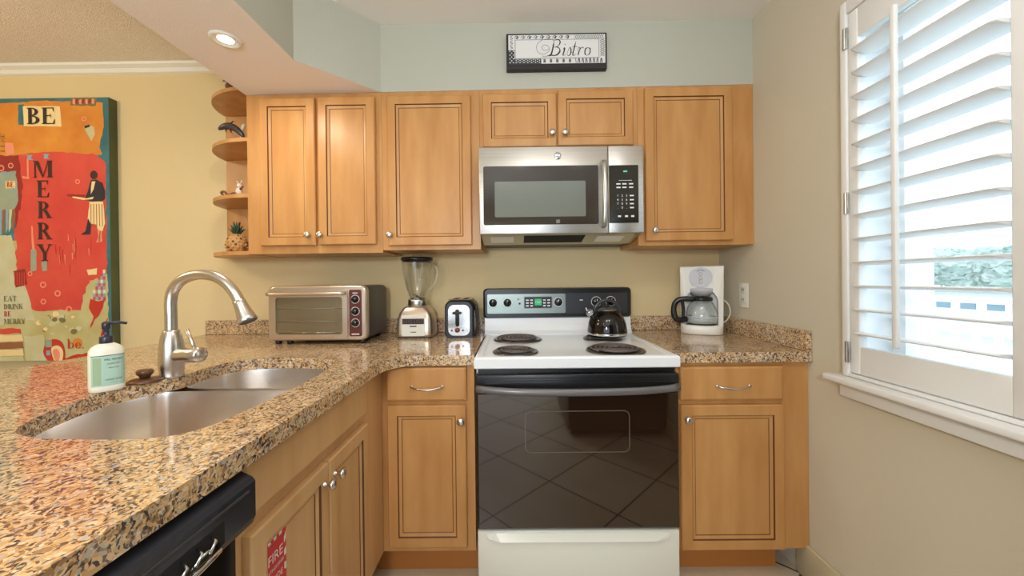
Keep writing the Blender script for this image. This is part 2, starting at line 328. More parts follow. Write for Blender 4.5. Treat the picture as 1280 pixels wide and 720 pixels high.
# ================================================================== WINDOW, SHUTTER, OUTSIDE
fr = MB('shutter_white')
FY0, FY1, FZ0, FZ1 = -1.325, -.8155, .867, 2.127
for a in ((FY1-.024, FY1, FZ0, FZ1), (FY0, FY0+.024, FZ0, FZ1), (FY0+.024, FY1-.024, FZ1-.045, FZ1), (FY0+.024, FY1-.024, FZ0, FZ0+.012)):
    fr.box(1.122, 1.175, *a, bev=.003)
fr = fr.build('window_1', kind='structure')
MB('shutter_white').box(1.085, 1.158, -1.40, -.775, .843, .866, bev=.006).box(1.130, 1.158, -1.38, -.795, .790, .844, bev=.004).build('window_sill', fr)
vf = MB('shutter_white')
for y0 in (WY0, WY1-.045): vf.box(1.285, 1.335, y0, y0+.045, WZ0, WZ1)
vf.box(1.285, 1.335, WY0+.045, WY1-.045, WZ1-.05, WZ1).box(1.285, 1.335, WY0+.045, WY1-.045, WZ0, WZ0+.05)
vf.build('window_sash', fr)
MB('window_glass').box(1.308, 1.312, WY0+.04, WY1-.04, WZ0+.045, WZ1-.045).build('window_pane', fr)
MB('shutter_white').box(XR+.018, XR+.2, WY1-.0015, WY1-.0005, WZ0, WZ1).box(XR+.018, XR+.2, WY0+.0005, WY0+.0015, WZ0, WZ1).build('window_reveal', fr)

PY0, PY1 = -1.298, -.842
sh = thing('shutter_panel', 'white wooden plantation shutter with tilted louvers covering the kitchen window', 'shutter', (1.14, (PY0+PY1)/2, .88))
for y0, y1 in ((PY1-.034, PY1), (PY0, PY0+.055)): MB('shutter_white').box(1.126, 1.154, y0, y1, .882, 2.08, bev=.003).build('stile', sh)
MB('shutter_white').box(1.127, 1.153, PY0+.055, PY1-.034, .882, .972, bev=.002).build('rail', sh)
MB('shutter_white').box(1.127, 1.153, PY0+.055, PY1-.034, 1.985, 2.08, bev=.002).build('rail', sh)
for k in range(13):
    zc = 1.016+.0765*k; t = R(5); ring = []
    lo_ = MB('shutter_white'); E = []
    for q in range(16):
        a = 2*pi*q/16; u, v = .044*cos(a), .0055*sin(a)
        E.append((1.137+u*cos(t), zc-u*sin(t)+v*cos(t)))
    y0, y1 = PY0+.058, PY1-.037
    rows = []
    for y, sc in ((y0, .82), (y0+.006, .97), (y0+.014, 1), (y1-.014, 1), (y1-.006, .97), (y1, .82)):
        rows.append([(1.137+(x-1.137)*sc, y, z) for x, z in E])
    lo_.loft(rows).build('louver', sh)
MB('shutter_white').box(1.070, 1.082, -1.046, -1.033, 1.0, 1.965, bev=.002).build('tilt_rod', sh)
for z in (2.0, 1.45, .95):
    MB('steel').box(1.118, 1.123, PY1-.004, PY1+.012, z-.035, z+.035, bev=.001).cyl((1.118, PY1+.004, z-.035), .004, .07).build('hinge', sh)

# balcony outside
MB('concrete').box(1.36, 3.0, -4.0, 2.2, -.2, 0).build('floor_balcony', kind='structure')
MB('stucco_white').box(1.36, 1.66, -.62, -.42, 0, 2.7).build('wall_balcony', kind='structure')
rl = thing('balcony_railing', 'white balcony railing with square pickets outside the window', 'railing', (2.8, 0, 0))
MB('rail_white').box(2.77, 2.83, -3.5, 2.1, 1.03, 1.065, bev=.005).build('top_rail', rl)
MB('rail_white').box(2.785, 2.815, -3.5, 2.1, .945, .972).build('mid_rail', rl)
MB('rail_white').box(2.785, 2.815, -3.5, 2.1, .08, .11).build('bottom_rail', rl)
for k in range(38): MB('rail_white').box(2.788, 2.812, -1.95+.105*k, -1.95+.105*k+.026, .11, .95).build('picket', rl)
for y in (-3.4, 2.0): MB('rail_white').box(2.765, 2.835, y, y+.07, 0, 1.03).build('post', rl)
MB('ground_hazed').box(3.5, 320, -200, 260, -9, -8.5).build('ground', kind='structure')
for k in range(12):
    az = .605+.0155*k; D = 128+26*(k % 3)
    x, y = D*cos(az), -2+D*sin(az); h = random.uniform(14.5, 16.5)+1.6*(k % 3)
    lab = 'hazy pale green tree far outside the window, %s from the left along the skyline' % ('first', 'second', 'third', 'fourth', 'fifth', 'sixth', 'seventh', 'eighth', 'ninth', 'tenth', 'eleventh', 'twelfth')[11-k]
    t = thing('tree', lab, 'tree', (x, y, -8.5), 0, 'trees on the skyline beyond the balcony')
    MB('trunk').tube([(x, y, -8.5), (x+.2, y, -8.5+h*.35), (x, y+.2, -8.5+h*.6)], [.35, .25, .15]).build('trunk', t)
    cr = MB(random.choice(('leaf_hazed', 'leaf_hazed_pale')))
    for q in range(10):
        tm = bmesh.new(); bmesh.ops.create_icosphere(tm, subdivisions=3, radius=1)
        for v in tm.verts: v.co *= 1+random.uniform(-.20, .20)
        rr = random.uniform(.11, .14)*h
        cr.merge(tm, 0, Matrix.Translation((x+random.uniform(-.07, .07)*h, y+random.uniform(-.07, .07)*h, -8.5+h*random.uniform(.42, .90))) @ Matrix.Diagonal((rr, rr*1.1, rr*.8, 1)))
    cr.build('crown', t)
b = thing('distant_building', 'long low pale building in front of the trees outside the window', 'building', (76, 58, -8.5))
MB('far_wall').box(73, 79, 34, 84, -8.5, -1.7).build('wall', b); MB('far_roof').box(72, 80, 33, 85, -1.7, -1.0).build('roof', b)
for k in range(14): MB('far_glass').box(72.9, 73.05, 36+3.4*k, 38+3.4*k, -4.4, -2.8).build('window', b)

# ================================================================== CABINETRY HELPERS
RAIL = .040
def door_steps(d, t=.020, rail=RAIL):
    return [(0, d, 0), (0, d+t-.004, 0), (.004, d+t, 0), (rail, d+t, 0), (rail+.0035, d+t-.005, 1), (rail+.006, d+t-.006, 0), (rail+.015, d+t-.008, 0), (rail+.0175, d+t-.0095, 1), (rail+.019, d+t-.0095, 0)]
def slab_steps(d, t=.020): return [(0, d, 0), (0, d+t-.006, 0), (.003, d+t-.0025, 0), (.008, d+t, 0)]
def knob(par, T, a, d, z):
    o = Vector(T(a, d, z)); n = (Vector(T(a, d+1, z))-o).normalized()
    M = Vector((0, 0, 1)).rotation_difference(n).to_matrix().to_4x4()
    MB('nickel').lathe([(0, -.001), (.008, -.001), (.009, .002), (.0055, .005), (.0048, .012), (.009, .016), (.0145, .020), (.0158, .0245), (.0135, .029), (.007, .0315), (0, .032)], o, 24, M=M).build('knob', par)
def pull(par, T, a0, a1, d, z):
    P = [(a0, d-.001, z), (a0, d+.010, z)]
    for k in range(1, 12): t = k/12; P.append((a0+(a1-a0)*t, d+.012+.016*sin(pi*t), z-.006*sin(pi*t)))
    P += [(a1, d+.010, z), (a1, d-.001, z)]
    mb = MB('nickel', T=T); mb.tube(P, .0042, 10)
    for a in (a0, a1): mb.ball((a, d+.004, z), .0075, sc=(1, .7, 1), n=12)
    mb.build('handle', par)
TF = lambda y0: (lambda a, d, z: (a, y0-d, z))            # fronts facing the camera
TX = lambda x0: (lambda a, d, z: (x0+d, a, z))            # peninsula fronts facing +X
def mk_door(par, T, a0, a1, z0, z1, kn=None, m='maple', name='door', d=.0005):
    o = MB(m, 'glaze', T=T).frames(a0, a1, z0, z1, door_steps(d)).build(name, par)
    if kn: knob(o, T, kn[0], d+.020, kn[1])
    return o
def mk_drawer(par, T, a0, a1, z0, z1, pl=None, m='maple', name='drawer', d=.0005):
    o = MB(m, T=T).frames(a0, a1, z0, z1, slab_steps(d)).build(name, par)
    if pl: pull(o, T, pl[0], pl[1], d+.020, pl[2])
    return o

# ================================================================== UPPER CABINETS
UY = -.306; TU = TF(UY)
def upper(label, x0, x1, z0, doors, m='maple', zt=None):
    t = thing('wall_cabinet', label, 'cabinet', ((x0+x1)/2, 0, z0))
    top0, top1 = zs(x0)-.0015, zs(x1)-.0015
    b = MB('maple', 'maple_dark')
    b.loft([[(x0, y, z) for y, z in ((UY, z0), (-.001, z0), (-.001, top0), (UY, top0))], [(x1, y, z) for y, z in ((UY, z0), (-.001, z0), (-.001, top1), (UY, top1))]], smooth=False)
    b.build('body', t)
    # shadow-line scribe under the soffit
    for (a0, a1, q0, q1, kn) in doors: mk_door(t, TU, a0, a1, q0, q1, kn, m)
    return t
upper('tall maple wall cabinet with two doors beside the curved end shelves', -1.285, -.6315, 1.343, [(-1.214, -.9475, 1.380, 2.087, (-.978, 1.428)), (-.9325, -.6585, 1.382, 2.090, (-.919, 1.428))])
upper('tall single-door maple wall cabinet above the blender', -.6305, -.1585, 1.354, [(-.600, -.199, 1.374, 2.090, (-.587, 1.424))])
upper('short two-door maple wall cabinet above the microwave', -.1575, .6005, 1.815, [(-.141, .2115, 1.838, 2.092, (.189, 1.897)), (.2180, .577, 1.841, 2.104, (.249, 1.897))])
upper('tall single-door maple wall cabinet in the right corner above the coffee maker', .6015, XR-.001, 1.362, [(.633, 1.048, 1.382, 2.110, (.670, 1.431))])

# end shelves
es = thing('end_shelf', 'quarter-round open maple end shelves on the side of the wall cabinet', 'shelf', (-1.286, 0, 1.34))
RS = .335
MB('maple').box(-1.6165, -1.2865, -.014, -.001, 1.343, 2.142).build('back_panel', es)
def qshelf(z0, z1):
    P = [(-1.2865, -.0145)]
    for k in range(25):
        a = pi*k/48; P.append((-1.2865-RS*cos(a), -.0145-.285*sin(a)))
    b = MB('maple'); lo = P; b.loft([[(x, y, z) for x, y in P] for z in (z0,)] + [[(x, y, z1) for x, y in P]], smooth=False)
    return b.build('shelf', es)
SHZ = [1.341, 1.620, 1.893, 2.143]
for z in SHZ[:3]: qshelf(z, z+.018)
qshelf(2.143, 2.1605)

# ================================================================== BASE CABINETS
BY = -.625; TB = TF(BY); CZ = .869
def base_body(b, x0, x1, z0=.13, toe=True):
    b.box(x0, x1, BY, -.001, z0, CZ)
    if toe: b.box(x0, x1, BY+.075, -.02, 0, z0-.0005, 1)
t = thing('base_cabinet', 'maple base cabinet with drawer and door left of the white range', 'cabinet', (-.36, -.3, 0))
b = MB('maple', 'maple_dark'); base_body(b, -.575, -.1625); b.build('body', t)
mk_drawer(t, TB, -.507, -.191, .732, .864, (-.404, -.285, .790)); mk_door(t, TB, -.5045, -.1945, .155, .715, (-.212, .658))
t = thing('base_cabinet', 'maple base cabinet with drawer and door between the range and right wall', 'cabinet', (.89, -.3, 0))
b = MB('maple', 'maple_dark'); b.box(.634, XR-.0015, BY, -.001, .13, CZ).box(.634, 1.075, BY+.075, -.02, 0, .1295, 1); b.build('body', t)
mk_drawer(t, TB, .6475, 1.047, .724, .8565, (.786, .911, .782)); mk_door(t, TB, .6475, 1.049, .137, .706, (.667, .656))
# peninsula sink cabinet
PX = -.530; TP = TX(PX)
t = thing('sink_cabinet', 'pale-lit maple peninsula cabinet with false drawer and two doors under the sink', 'cabinet', (-.8, -1.1, 0))
b = MB('maple_lit', 'maple_dark')
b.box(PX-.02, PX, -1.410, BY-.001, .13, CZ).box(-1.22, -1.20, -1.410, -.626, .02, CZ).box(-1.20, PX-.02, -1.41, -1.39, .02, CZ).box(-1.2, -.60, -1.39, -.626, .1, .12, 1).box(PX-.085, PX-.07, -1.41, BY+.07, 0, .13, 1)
b.build('body', t)
mk_drawer(t, TP, -1.397, -.822, .751, .864, m='maple_lit', name='false_drawer')
mk_door(t, TP, -1.0805, -.816, .155, .716, (-1.054, .668), 'maple_lit')
dl = mk_door(t, TP, -1.379, -1.0855, .155, .716, (-1.110, .668), 'maple_lit')
# fire extinguisher sticker on that door
sx = PX+.0005+.0205-.0095+.0006
st = MB('sticker_white', 'sticker_red')
def sk(y, z, d=0): return (sx+d, y, z)
Y0, Y1, Z1 = -1.336, -1.262, .668
out = [(Y0, Z1), (Y1, Z1), (Y1, Z1-.12), ((Y0+Y1)/2, Z1-.165), (Y0, Z1-.12)]
st.poly([sk(*p) for p in out], 0)
cy, cz = (Y0+Y1)/2, Z1-.078
inn = [(cy+(y-cy)*.80, cz+(z-cz)*.82) for y, z in out]; st.poly([sk(y, z, .0004) for y, z in inn], 1)
n = 7
for i in range(len(out)):
    (ya, za), (yb, zb), (yc, zc_), (yd, zd) = out[i], out[(i+1) % 5], inn[(i+1) % 5], inn[i]
    for k in range(n):
        if k % 2 == 0:
            q0, q1 = k/n, (k+1)/n
            L_ = lambda a, b, q: a+(b-a)*q
            st.poly([sk(L_(ya, yb, q0), L_(za, zb, q0), .0003), sk(L_(ya, yb, q1), L_(za, zb, q1), .0003), sk(L_(yd, yc, q1), L_(zd, zc_, q1), .0003), sk(L_(yd, yc, q0), L_(zd, zc_, q0), .0003)], 1)
text(st, 'FIRE', .030, (sx+.0008, cy, cz+.030), 0, 'yz', sx=.92); text(st, 'EXTINGUISHER', .0105, (sx+.0008, cy, cz+.006), 0, 'yz', sx=.78); text(st, 'INSIDE', .019, (sx+.0008, cy, cz-.018), 0, 'yz', sx=.85)
o = st.build('fire_sticker', dl, normals=False); o['label'] = 'red and white fire extinguisher sticker'

# ================================================================== COUNTERTOPS
H = .9132
CUT = [(-.9912, -1.3586), (-1.030, -1.322), (-1.058, -1.275), (-1.082, -1.225), (-1.098, -1.170), (-1.108, -1.115), (-1.108, -1.065), (-1.092, -1.012), (-1.068, -.965), (-1.056, -.915), (-1.058, -.862), (-1.063, -.800), (-1.045, -.730), (-.995, -.689), (-.907, -.668), (-.77, -.682), (-.685, -.712), (-.645, -.762), (-.628, -.850), (-.614, -.970), (-.612, -1.08), (-.614, -1.18), (-.618, -1.265), (-.626, -1.330), (-.645, -1.366), (-.680, -1.386), (-.740, -1.394), (-.830, -1.392), (-.920, -1.383)]
CUTS = spline(CUT, 5)
def slab_outer():
    P = [(-1.744, -.0015), (-1.744, -2.75), (-.486, -2.75), (-.487, -.80)]
    for k in range(9): a = R(180-90*k/8); P.append((-.367+.12*cos(a)*1.0, -.770+.12*sin(a)))
    return P + [(-.1575, -.650), (-.1575, -.0015)]
def counter(name, label, outer, holes, loc):
    t = thing(name, label, 'countertop', loc)
    b = MB('granite'); zt, zb = H, H-.040
    bm = b.bm
    top = []; loops = [outer]+holes; alle = []
    for L_ in loops:
        vs = [bm.verts.new((x, y, zt)) for x, y in L_]; es_ = [bm.edges.new((vs[i], vs[(i+1) % len(vs)])) for i in range(len(vs))]
        alle += es_; top.append(vs)
    g = bmesh.ops.triangle_fill(bm, use_beauty=True, use_dissolve=False, edges=alle)
    low = {}
    faces = [f for f in bm.faces]
    for vs in top:
        for v in vs: low[v] = bm.verts.new((v.co.x, v.co.y, zb))
    for f in faces: bm.faces.new([low[v] for v in reversed(f.verts)])
    for vs in top:
        for i in range(len(vs)):
            j = (i+1) % len(vs); bm.faces.new([vs[i], vs[j], low[vs[j]], low[vs[i]]])
    b.build('slab', t)
    return t
ct = counter('granite_countertop', 'speckled tan granite peninsula countertop with undermount sink cutout', slab_outer(), [CUTS], (-.9, -1.0, H-.04))
MB('granite').box(-1.743, -.160, -.0215, -.0015, H+.0005, H+.079, bev=.002, seg=1).build('backsplash', ct)
ct = counter('granite_countertop', 'short speckled granite countertop in the right corner under the coffee maker', [(.618, -.0015), (.618, -.648), (XR-.0015, -.648), (XR-.0015, -.0015)], [], (.9, -.3, H-.04))
MB('granite').box(.620, XR-.0235, -.0215, -.0015, H+.0005, H+.079, bev=.002, seg=1).build('backsplash', ct)
MB('granite').box(XR-.0225, XR-.0015, -.647, -.0015, H+.0005, H+.079, bev=.002, seg=1).build('backsplash', ct)

# ================================================================== SINK, FAUCET, DISC, SOAP
sk_ = thing('kitchen_sink', 'double-bowl stainless undermount sink set in the granite peninsula', 'sink', (-.85, -1.05, .68))
ZR = H-.0405
def ring_of(pts, n=72):
    c = Vector((sum(p[0] for p in pts)/len(pts), sum(p[1] for p in pts)/len(pts))); return c
def bowl(sel, dep, name):
    P = spline(sel, 6); c = ring_of(P); steps = [(1.0, ZR), (.992, ZR-.012), (.975, ZR-dep*.5), (.955, ZR-dep*.82), (.90, ZR-dep*.96), (.80, ZR-dep), (.12, ZR-dep-.004)]
    b = MB('sink_steel', 'black_plastic')
    b.loft([[(c.x+(x-c.x)*s_, c.y+(y-c.y)*s_, z) for x, y in P] for s_, z in steps], caps=(False, True))
    o = b.build(name, sk_, normals=False)
    MB('nickel', 'black_matte').lathe([(.045, .004), (.040, .005), (.034, .001)], (c.x, c.y, ZR-dep-.004), 32).lathe([(.034, .001), (0, .0005)], (c.x, c.y, ZR-dep-.004), 32, 1).build('drain', o)
    return o
big = [p for p in CUT if p[1] < -.955]; big = [(-.9912, -1.3586)]+CUT[1:8]+[(-1.070, -.975), (-1.02, -.955), (-.85, -.955), (-.68, -.955), (-.632, -.975)]+CUT[19:]
big = [(x+(.012 if x > -.7 else -.012 if x < -1 else 0), y-(.012 if y < -1.3 else 0)) for x, y in big]
bowl(big, .205, 'large_bowl')
sml = [(-1.048, -.905)]+CUT[10:18]+[(-.640, -.915), (-.70, -.928), (-.85, -.930), (-1.0, -.928)]
sml = [(x+(.010 if x > -.7 else -.010 if x < -1 else 0), y+(.010 if y > -.72 else 0)) for x, y in sml]
bowl(sml, .17, 'small_bowl')
fl = MB('sink_steel')                         # flange under the stone and saddle between the bowls
fl.box(-1.045, -.645, -.9555, -.9295, ZR-.030, ZR-.022, bev=.003)
fl.build('divider', sk_)

fx, fy = -1.0765, -.935
fc = thing('kitchen_faucet', 'tall brushed nickel pull-down faucet arching over the sink', 'faucet', (fx, fy, H))
MB('nickel').lathe([(0, .0005), (.031, .0005), (.031, .006), (.030, .010), (.0315, .03), (.0325, .065), (.031, .095), (.0265, .125), (.0215, .142), (.0195, .146), (0, .146)], (fx, fy, H), 36).build('body', fc)
pts = spline([(fx, fy, H+.140), (fx, fy, 1.10), (fx, fy, 1.15), (fx+.008, fy, 1.184), (fx+.034, fy-.003, 1.213), (fx+.074, fy-.006, 1.229), (fx+.114, fy-.009, 1.232), (fx+.154, fy-.012, 1.223), (fx+.189, fy-.015, 1.202), (fx+.216, fy-.018, 1.172), (fx+.231, fy-.020, 1.145)], 4, False)
MB('nickel').tube(pts, .0158, 18).build('gooseneck', fc)
e = Vector(pts[-1]); dr = (e-Vector(pts[-2])).normalized()
M = Vector((0, 0, 1)).rotation_difference(dr).to_matrix().to_4x4()
MB('nickel', 'dark_grey').lathe([(0, -.004), (.0175, -.004), (.018, .004), (.0195, .02), (.025, .052), (.0275, .062), (.025, .066)], e, 30, M=M).lathe([(.025, .066), (.021, .063), (0, .063)], e, 30, 1, M=M).build('spray_head', fc)
hv = MB('nickel'); ax = Vector((.98, -.14, .05)).normalized(); M = Vector((0, 0, 1)).rotation_difference(ax).to_matrix().to_4x4()
hv.lathe([(0, .004), (.0215, .004), (.0225, .03), (.0225, .060), (.0235, .064), (.0235, .104), (.021, .109), (0, .110)], (fx, fy, H+.066), 28, M=M)
hp = Vector((fx, fy, H+.066))+ax*.087
lv = hv.build('valve', fc)
MB('nickel').tube([hp+Vector((0, 0, .012)), hp+Vector((-.014, .004, .04)), hp+Vector((-.034, .008, .078))], [.0045, .0052, .0060], 12).build('lever', fc)

dc = thing('sink_hole_cover', 'low bronze sink hole cover with knob between soap bottle and faucet', 'drain cover', (-1.104, -.992, H))
MB('bronze').lathe([(0, .0005), (.040, .0005), (.041, .004), (.034, .009), (.018, .012), (0, .012)], (-1.104, -.992, H), 36).build('flange', dc)
MB('bronze').lathe([(0, .0122), (.012, .0122), (.013, .018), (.019, .024), (.020, .032), (.017, .036), (0, .035)], (-1.104, -.992, H), 28).build('knob', dc)

sb = thing('soap_bottle', 'white soap pump bottle with green label standing beside the sink', 'soap bottle', (-1.122, -1.078, H), R(56))
def ov(rx, ry, z, n=40, p=2.6): return [(rx*math.copysign(abs(cos(2*pi*k/n))**(2/p), cos(2*pi*k/n)), ry*math.copysign(abs(sin(2*pi*k/n))**(2/p), sin(2*pi*k/n)), z) for k in range(n)]
prof = [(.030, .021, .0008), (.0335, .0245, .004), (.0345, .0255, .012), (.0345, .0255, .100), (.0335, .0245, .112), (.029, .022, .121), (.021, .018, .127), (.0145, .0145, .131)]
MB('soap_white').loft([ov(*p) for p in prof]).build('bottle', sb, shift=False)
lbl = MB('soap_label', 'soap_label_green', 'soap_print', 'soap_white')
def front(zz, x): # point on front face of the body at width x
    k = 1-(abs(x)/.0347)**2.6; return (x, -.0257*max(k, 0)**(1/2.6)-.0007, zz)
def strip(x0, x1, z0, z1, mi, off=0, n=14):
    for i in range(n):
        a, b_ = x0+(x1-x0)*i/n, x0+(x1-x0)*(i+1)/n
        q = [front(z0, a), front(z0, b_), front(z1, b_), front(z1, a)]; lbl.poly([(x, y-off, z) for x, y, z in q], mi)
strip(-.031, .0325, .018, .098, 0); strip(-.031, .0325, .0985, .1005, 2); strip(-.028, -.014, .022, .095, 1, .0003, 6)
def lt(s, size, x0, z0): text(lbl, s, size, None, 2, fn=lambda x, y: tuple(Vector(front(z0+y, x0+x))+Vector((0, -.0006, 0))), sx=.78)
lt('HAND SOAP', .0075, .010, .034); lt('MRS. MEYER\'S', .0078, .010, .088); lt('CLEAN DAY', .0062, .010, .077); lt('BASIL SCENT', .0045, .010, .066); lt('12.5 FL OZ', .0036, .010, .026)
lbl.build('label', sb, shift=False, normals=False)
pm = MB('pump_navy'); pm.lathe([(0, .129), (.0128, .129), (.0138, .131), (.0138, .148), (.0125, .150), (.006, .151), (.006, .168), (.0088, .170), (.0088, .186), (.005, .190), (0, .190)], (0, 0, 0), 28)
pm.tube([(0, 0, .184), (.022, -.008, .187), (.038, -.014, .182)], [.0050, .0045, .0034], 10); pm.build('pump', sb, shift=False)

# ================================================================== DISHWASHER
DX = -.476
dw = thing('dishwasher', 'black dishwasher with protruding control panel under the granite peninsula', 'dishwasher', (-.8, -1.715, 0))
MB('black_plastic').box(-1.1, -.536, -2.015, -1.4125, .02, .862).build('body', dw)
MB('black_gloss').box(-.535, -.512, -2.012, -1.4145, .12, .742, bev=.004).build('door_panel', dw)
cp = MB('panel_black')
pr = [(-.535, .8675), (-.514, .8675), (-.482, .853), (DX, .846), (DX, .782), (-.482, .768), (-.500, .752), (-.535, .746)]
cp.prism(pr, -2.012, -1.4145, plane='xz'); 
cp = cp.build('control_panel', dw)
MB('dark_grey').box(DX-.001, DX+.0018, -2.0, -1.43, .832, .837, bev=.0008, seg=1).build('panel_ridge', cp)
MB('black_matte').box(DX-.0005, DX+.0006, -1.76, -1.487, .7825, .8185).build('latch_pocket', cp)
lm = MB('chrome')
for k, yy in enumerate((-1.515, -1.540, -1.565)):
    lm.tube([(DX+.001, yy, .812), (DX+.012, yy-.004, .808-.002*k), (DX+.015, yy-.020, .799)], .0026, 8)
lm.tube([(DX+.0006, -1.500, .788)]+[(DX+.014+.004*sin(pi*q/6), -1.515-.018*q, .790) for q in range(7)]+[(DX+.0006, -1.640, .788)], .0042, 10)
lm.tube([(DX+.006+.010*sin(pi*q/8), -1.525-.004*q, .793+.014*sin(pi*q/8)) for q in range(9)], .0022, 8)
o = lm.build('latch_lever', cp); o['label'] = 'shiny chrome latch lever'

# ================================================================== RANGE
RX0, RX1 = -.1525, .6135; RC = (RX0+RX1)/2
rg = thing('electric_range', 'white electric coil range with black glass oven door', 'range', (RC, -.4, 0))
b = MB('enamel_white', 'black_plastic')
b.box(RX0+.004, RX1-.004, -.665, -.035, .03, .872).box(RX0+.03, RX1-.03, -.64, -.06, 0, .03, 1)
b.build('body', rg)
ck = MB('enamel_white')
yb, yf = -.150, -.716
ck.frames(RX0, RX1, 0, 1, [(0, 0, 0)]) if False else None
def fr_xy(inset, z): return [(RX0+inset, yf+inset, z), (RX1-inset, yf+inset, z), (RX1-inset, yb, z), (RX0+inset, yb, z)]
ck.loft([fr_xy(.004, .8725), fr_xy(0, .876), fr_xy(0, .909), fr_xy(.004, .916), fr_xy(.012, .918), fr_xy(.026, .9155), fr_xy(.034, .912)], smooth=False)
ck.build('cooktop', rg)
rs = MB('enamel_white')
rs.loft([[(x, y, z) for y, z in ((-.150, .905), (-.157, .922), (-.140, .936), (-.132, .960), (-.128, 1.004), (-.04, 1.004), (-.04, .905))] for x in (RX0-.004, RX1+.002)], smooth=False); rs.build('riser', rg)
def burner(cx, cy, rc, turns):
    pan = MB('drip_pan', 'black_plastic').lathe([(0, .9128), (rc*.75, .9133), (rc*1.02, .9167)], (cx, cy, 0), 48, 1).lathe([(rc*1.02, .9165), (rc*1.10, .9195), (rc*1.18, .9185), (rc*1.20, .9142)], (cx, cy, 0), 48)
    o = pan.build('burner', rg)
    P = []; N = int(turns*26)
    for k in range(N+1):
        a = 2*pi*turns*k/N; rr = rc*(.20+.80*k/N); P.append((cx+rr*cos(a+.6), cy+rr*sin(a+.6), .924))
    MB('coil').tube(P, rc*.056, 8, flat=(1, .8)).build('coil', o)
    sp = MB('drip_pan')
    for q in range(3):
        a = R(90+120*q); M = Matrix.Translation((cx, cy, .9185)) @ Matrix.Rotation(a, 4, 'Z'); sp.box(.01, rc*1.03, -.003, .003, -.003, .001, M=M)
    sp.build('support', o)
burner(.015, -.292, .098, 4.5); burner(.003, -.600, .077, 3.5); burner(.408, -.588, .098, 4.5); burner(.425, -.300, .077, 3.5)
# backguard: black console
bg_ = thing  # (name kept short below)
cs = MB('black_plastic')
GX0, GX1 = RX0-.012, RX1+.006
out = rrect(GX0, GX1, 1.000, 1.158, .020, 5)
cs.loft([[(x, -.03, z) for x, z in out], [(x, -.128, z) for x, z in out], [(GX0+.010+(x-GX0)*(GX1-GX0-.02)/(GX1-GX0), -.140, 1.007+(z-1.0)*.93) for x, z in out]], smooth=False)
cs = cs.build('backguard', rg)
fp = MB('panel_silver', 'panel_charcoal'); ff = -.1412
fp.prism(rrect(GX0+.022, .270, 1.026, 1.128, .006, 3), ff+.002, ff-.001, 'xz', 0).prism(rrect(.2705, GX1-.022, 1.022, 1.130, .006, 3), ff+.002, ff-.001, 'xz', 1)
fp.build('control_face', cs)
dp = MB('black_plastic', 'marking_white', 'sign_grey')
dp.prism(rrect(.052, .200, 1.052, 1.114, .003, 2), ff, ff-.003, 'xz', 2).prism(rrect(.055, .197, 1.055, 1.111, .003, 2), ff, ff-.0036, 'xz', 0)
for rr in range(3):
    for q in (0, 1, 4, 5): dp.box(.062+q*.0225, .076+q*.0225, ff-.0042, ff-.003, 1.062+rr*.015, 1.069+rr*.015, 1)
dp = dp.build('clock', cs)
lg = MB('led_green', 'marking_white'); lg.box(.108, .144, ff-.0044, ff-.003, 1.068, 1.102); text(lg, '12:04', .016, (.126, ff-.0048, 1.085), 1); o = lg.build('display', dp, normals=False); o['label'] = 'glowing green digital clock display'
kn = [(-.112, 1.083, .021), (-.036, 1.083, .021), (.304, 1.086, .021), (.432, 1.084, .022), (.508, 1.085, .022)]
kn[2] = (.232, 1.084, .021)
for kx, kz, kr in kn:
    o = MB('black_gloss').lathe([(0, 0), (kr, 0), (kr*.96, .010), (kr*.8, .014), (0, .015)], (kx, ff-.001, kz), 28, axis='y').box(kx-.004, kx+.004, ff-.026, ff-.012, kz-kr*.8, kz+kr*.8, bev=.002).build('knob', cs)
    MB('marking_white').lathe([(kr*1.10, .0004), (kr*1.22, .0004)], (kx, ff-.0012, kz), 32, axis='y').box(kx-.0012, kx+.0012, ff-.0268, ff-.0262, kz+kr*.2, kz+kr*.75).build('dial_mark', o)
MB('rust_dial', 'black_gloss').cyl((.028, ff, 1.078), .006, .004, 'y', mi=1).cyl((.022, ff, 1.100), .004, .004, 'y').build('button', cs)
mk = MB('marking_white'); text(mk, 'ELECTRIC', .009, (.15, ff-.0005, 1.122)); mk.box(.345, .362, ff-.0012, ff-.0008, 1.091, 1.095); mk.build('console_marking', cs, normals=False)
# vent strip + oven door
MB('black_plastic').box(RX0+.012, RX1-.012, -.690, -.660, .852, .871).build('vent_strip', rg)
od = MB('black_plastic', 'oven_glass')
od.box(RX0+.006, RX1-.004, -.712, -.668, .272, .785, 0, bev=.005).box(RX0+.006, RX1-.004, -.716, -.668, .7855, .851, 0, bev=.004)
for z in (.838, .829, .820): od.box(RX0+.04, RX1-.04, -.7175, -.714, z-.002, z+.002)
od = od.build('oven_door', rg)
MB('oven_glass').box(RX0+.012, RX1-.010, -.7165, -.7115, .279, .780, bev=.0015, seg=1).build('door_glass', od)
wl = MB('outline_grey', 'oven_glass'); o1 = rrect(.034, .424, .560, .716, .022, 6); i1 = rrect(.037, .421, .563, .713, .0195, 6)
wl.loft([[(x, -.7172, z) for x, z in o1], [(x, -.7172, z) for x, z in i1]], caps=(False, False), smooth=False); wl.build('window_outline', od, normals=False)
hd = MB('handle_grey'); P = []
for k in range(25):
    q = k/24; P.append((RX0+.010+q*(RX1-RX0-.020), -.722-.030*min(1, 5*q, 5*(1-q))**.6, .802-.008*sin(pi*q)))
hd.tube(P, .0115, 12, flat=(1, 1.2)); o = hd.build('handle', od)
dr_ = MB('enamel_cream'); DZ0, DZ1 = .035, .262
dr_.box(RX0+.006, RX1-.004, -.705, -.668, DZ0, DZ1, bev=.004)
dr_ = dr_.build('storage_drawer', rg)
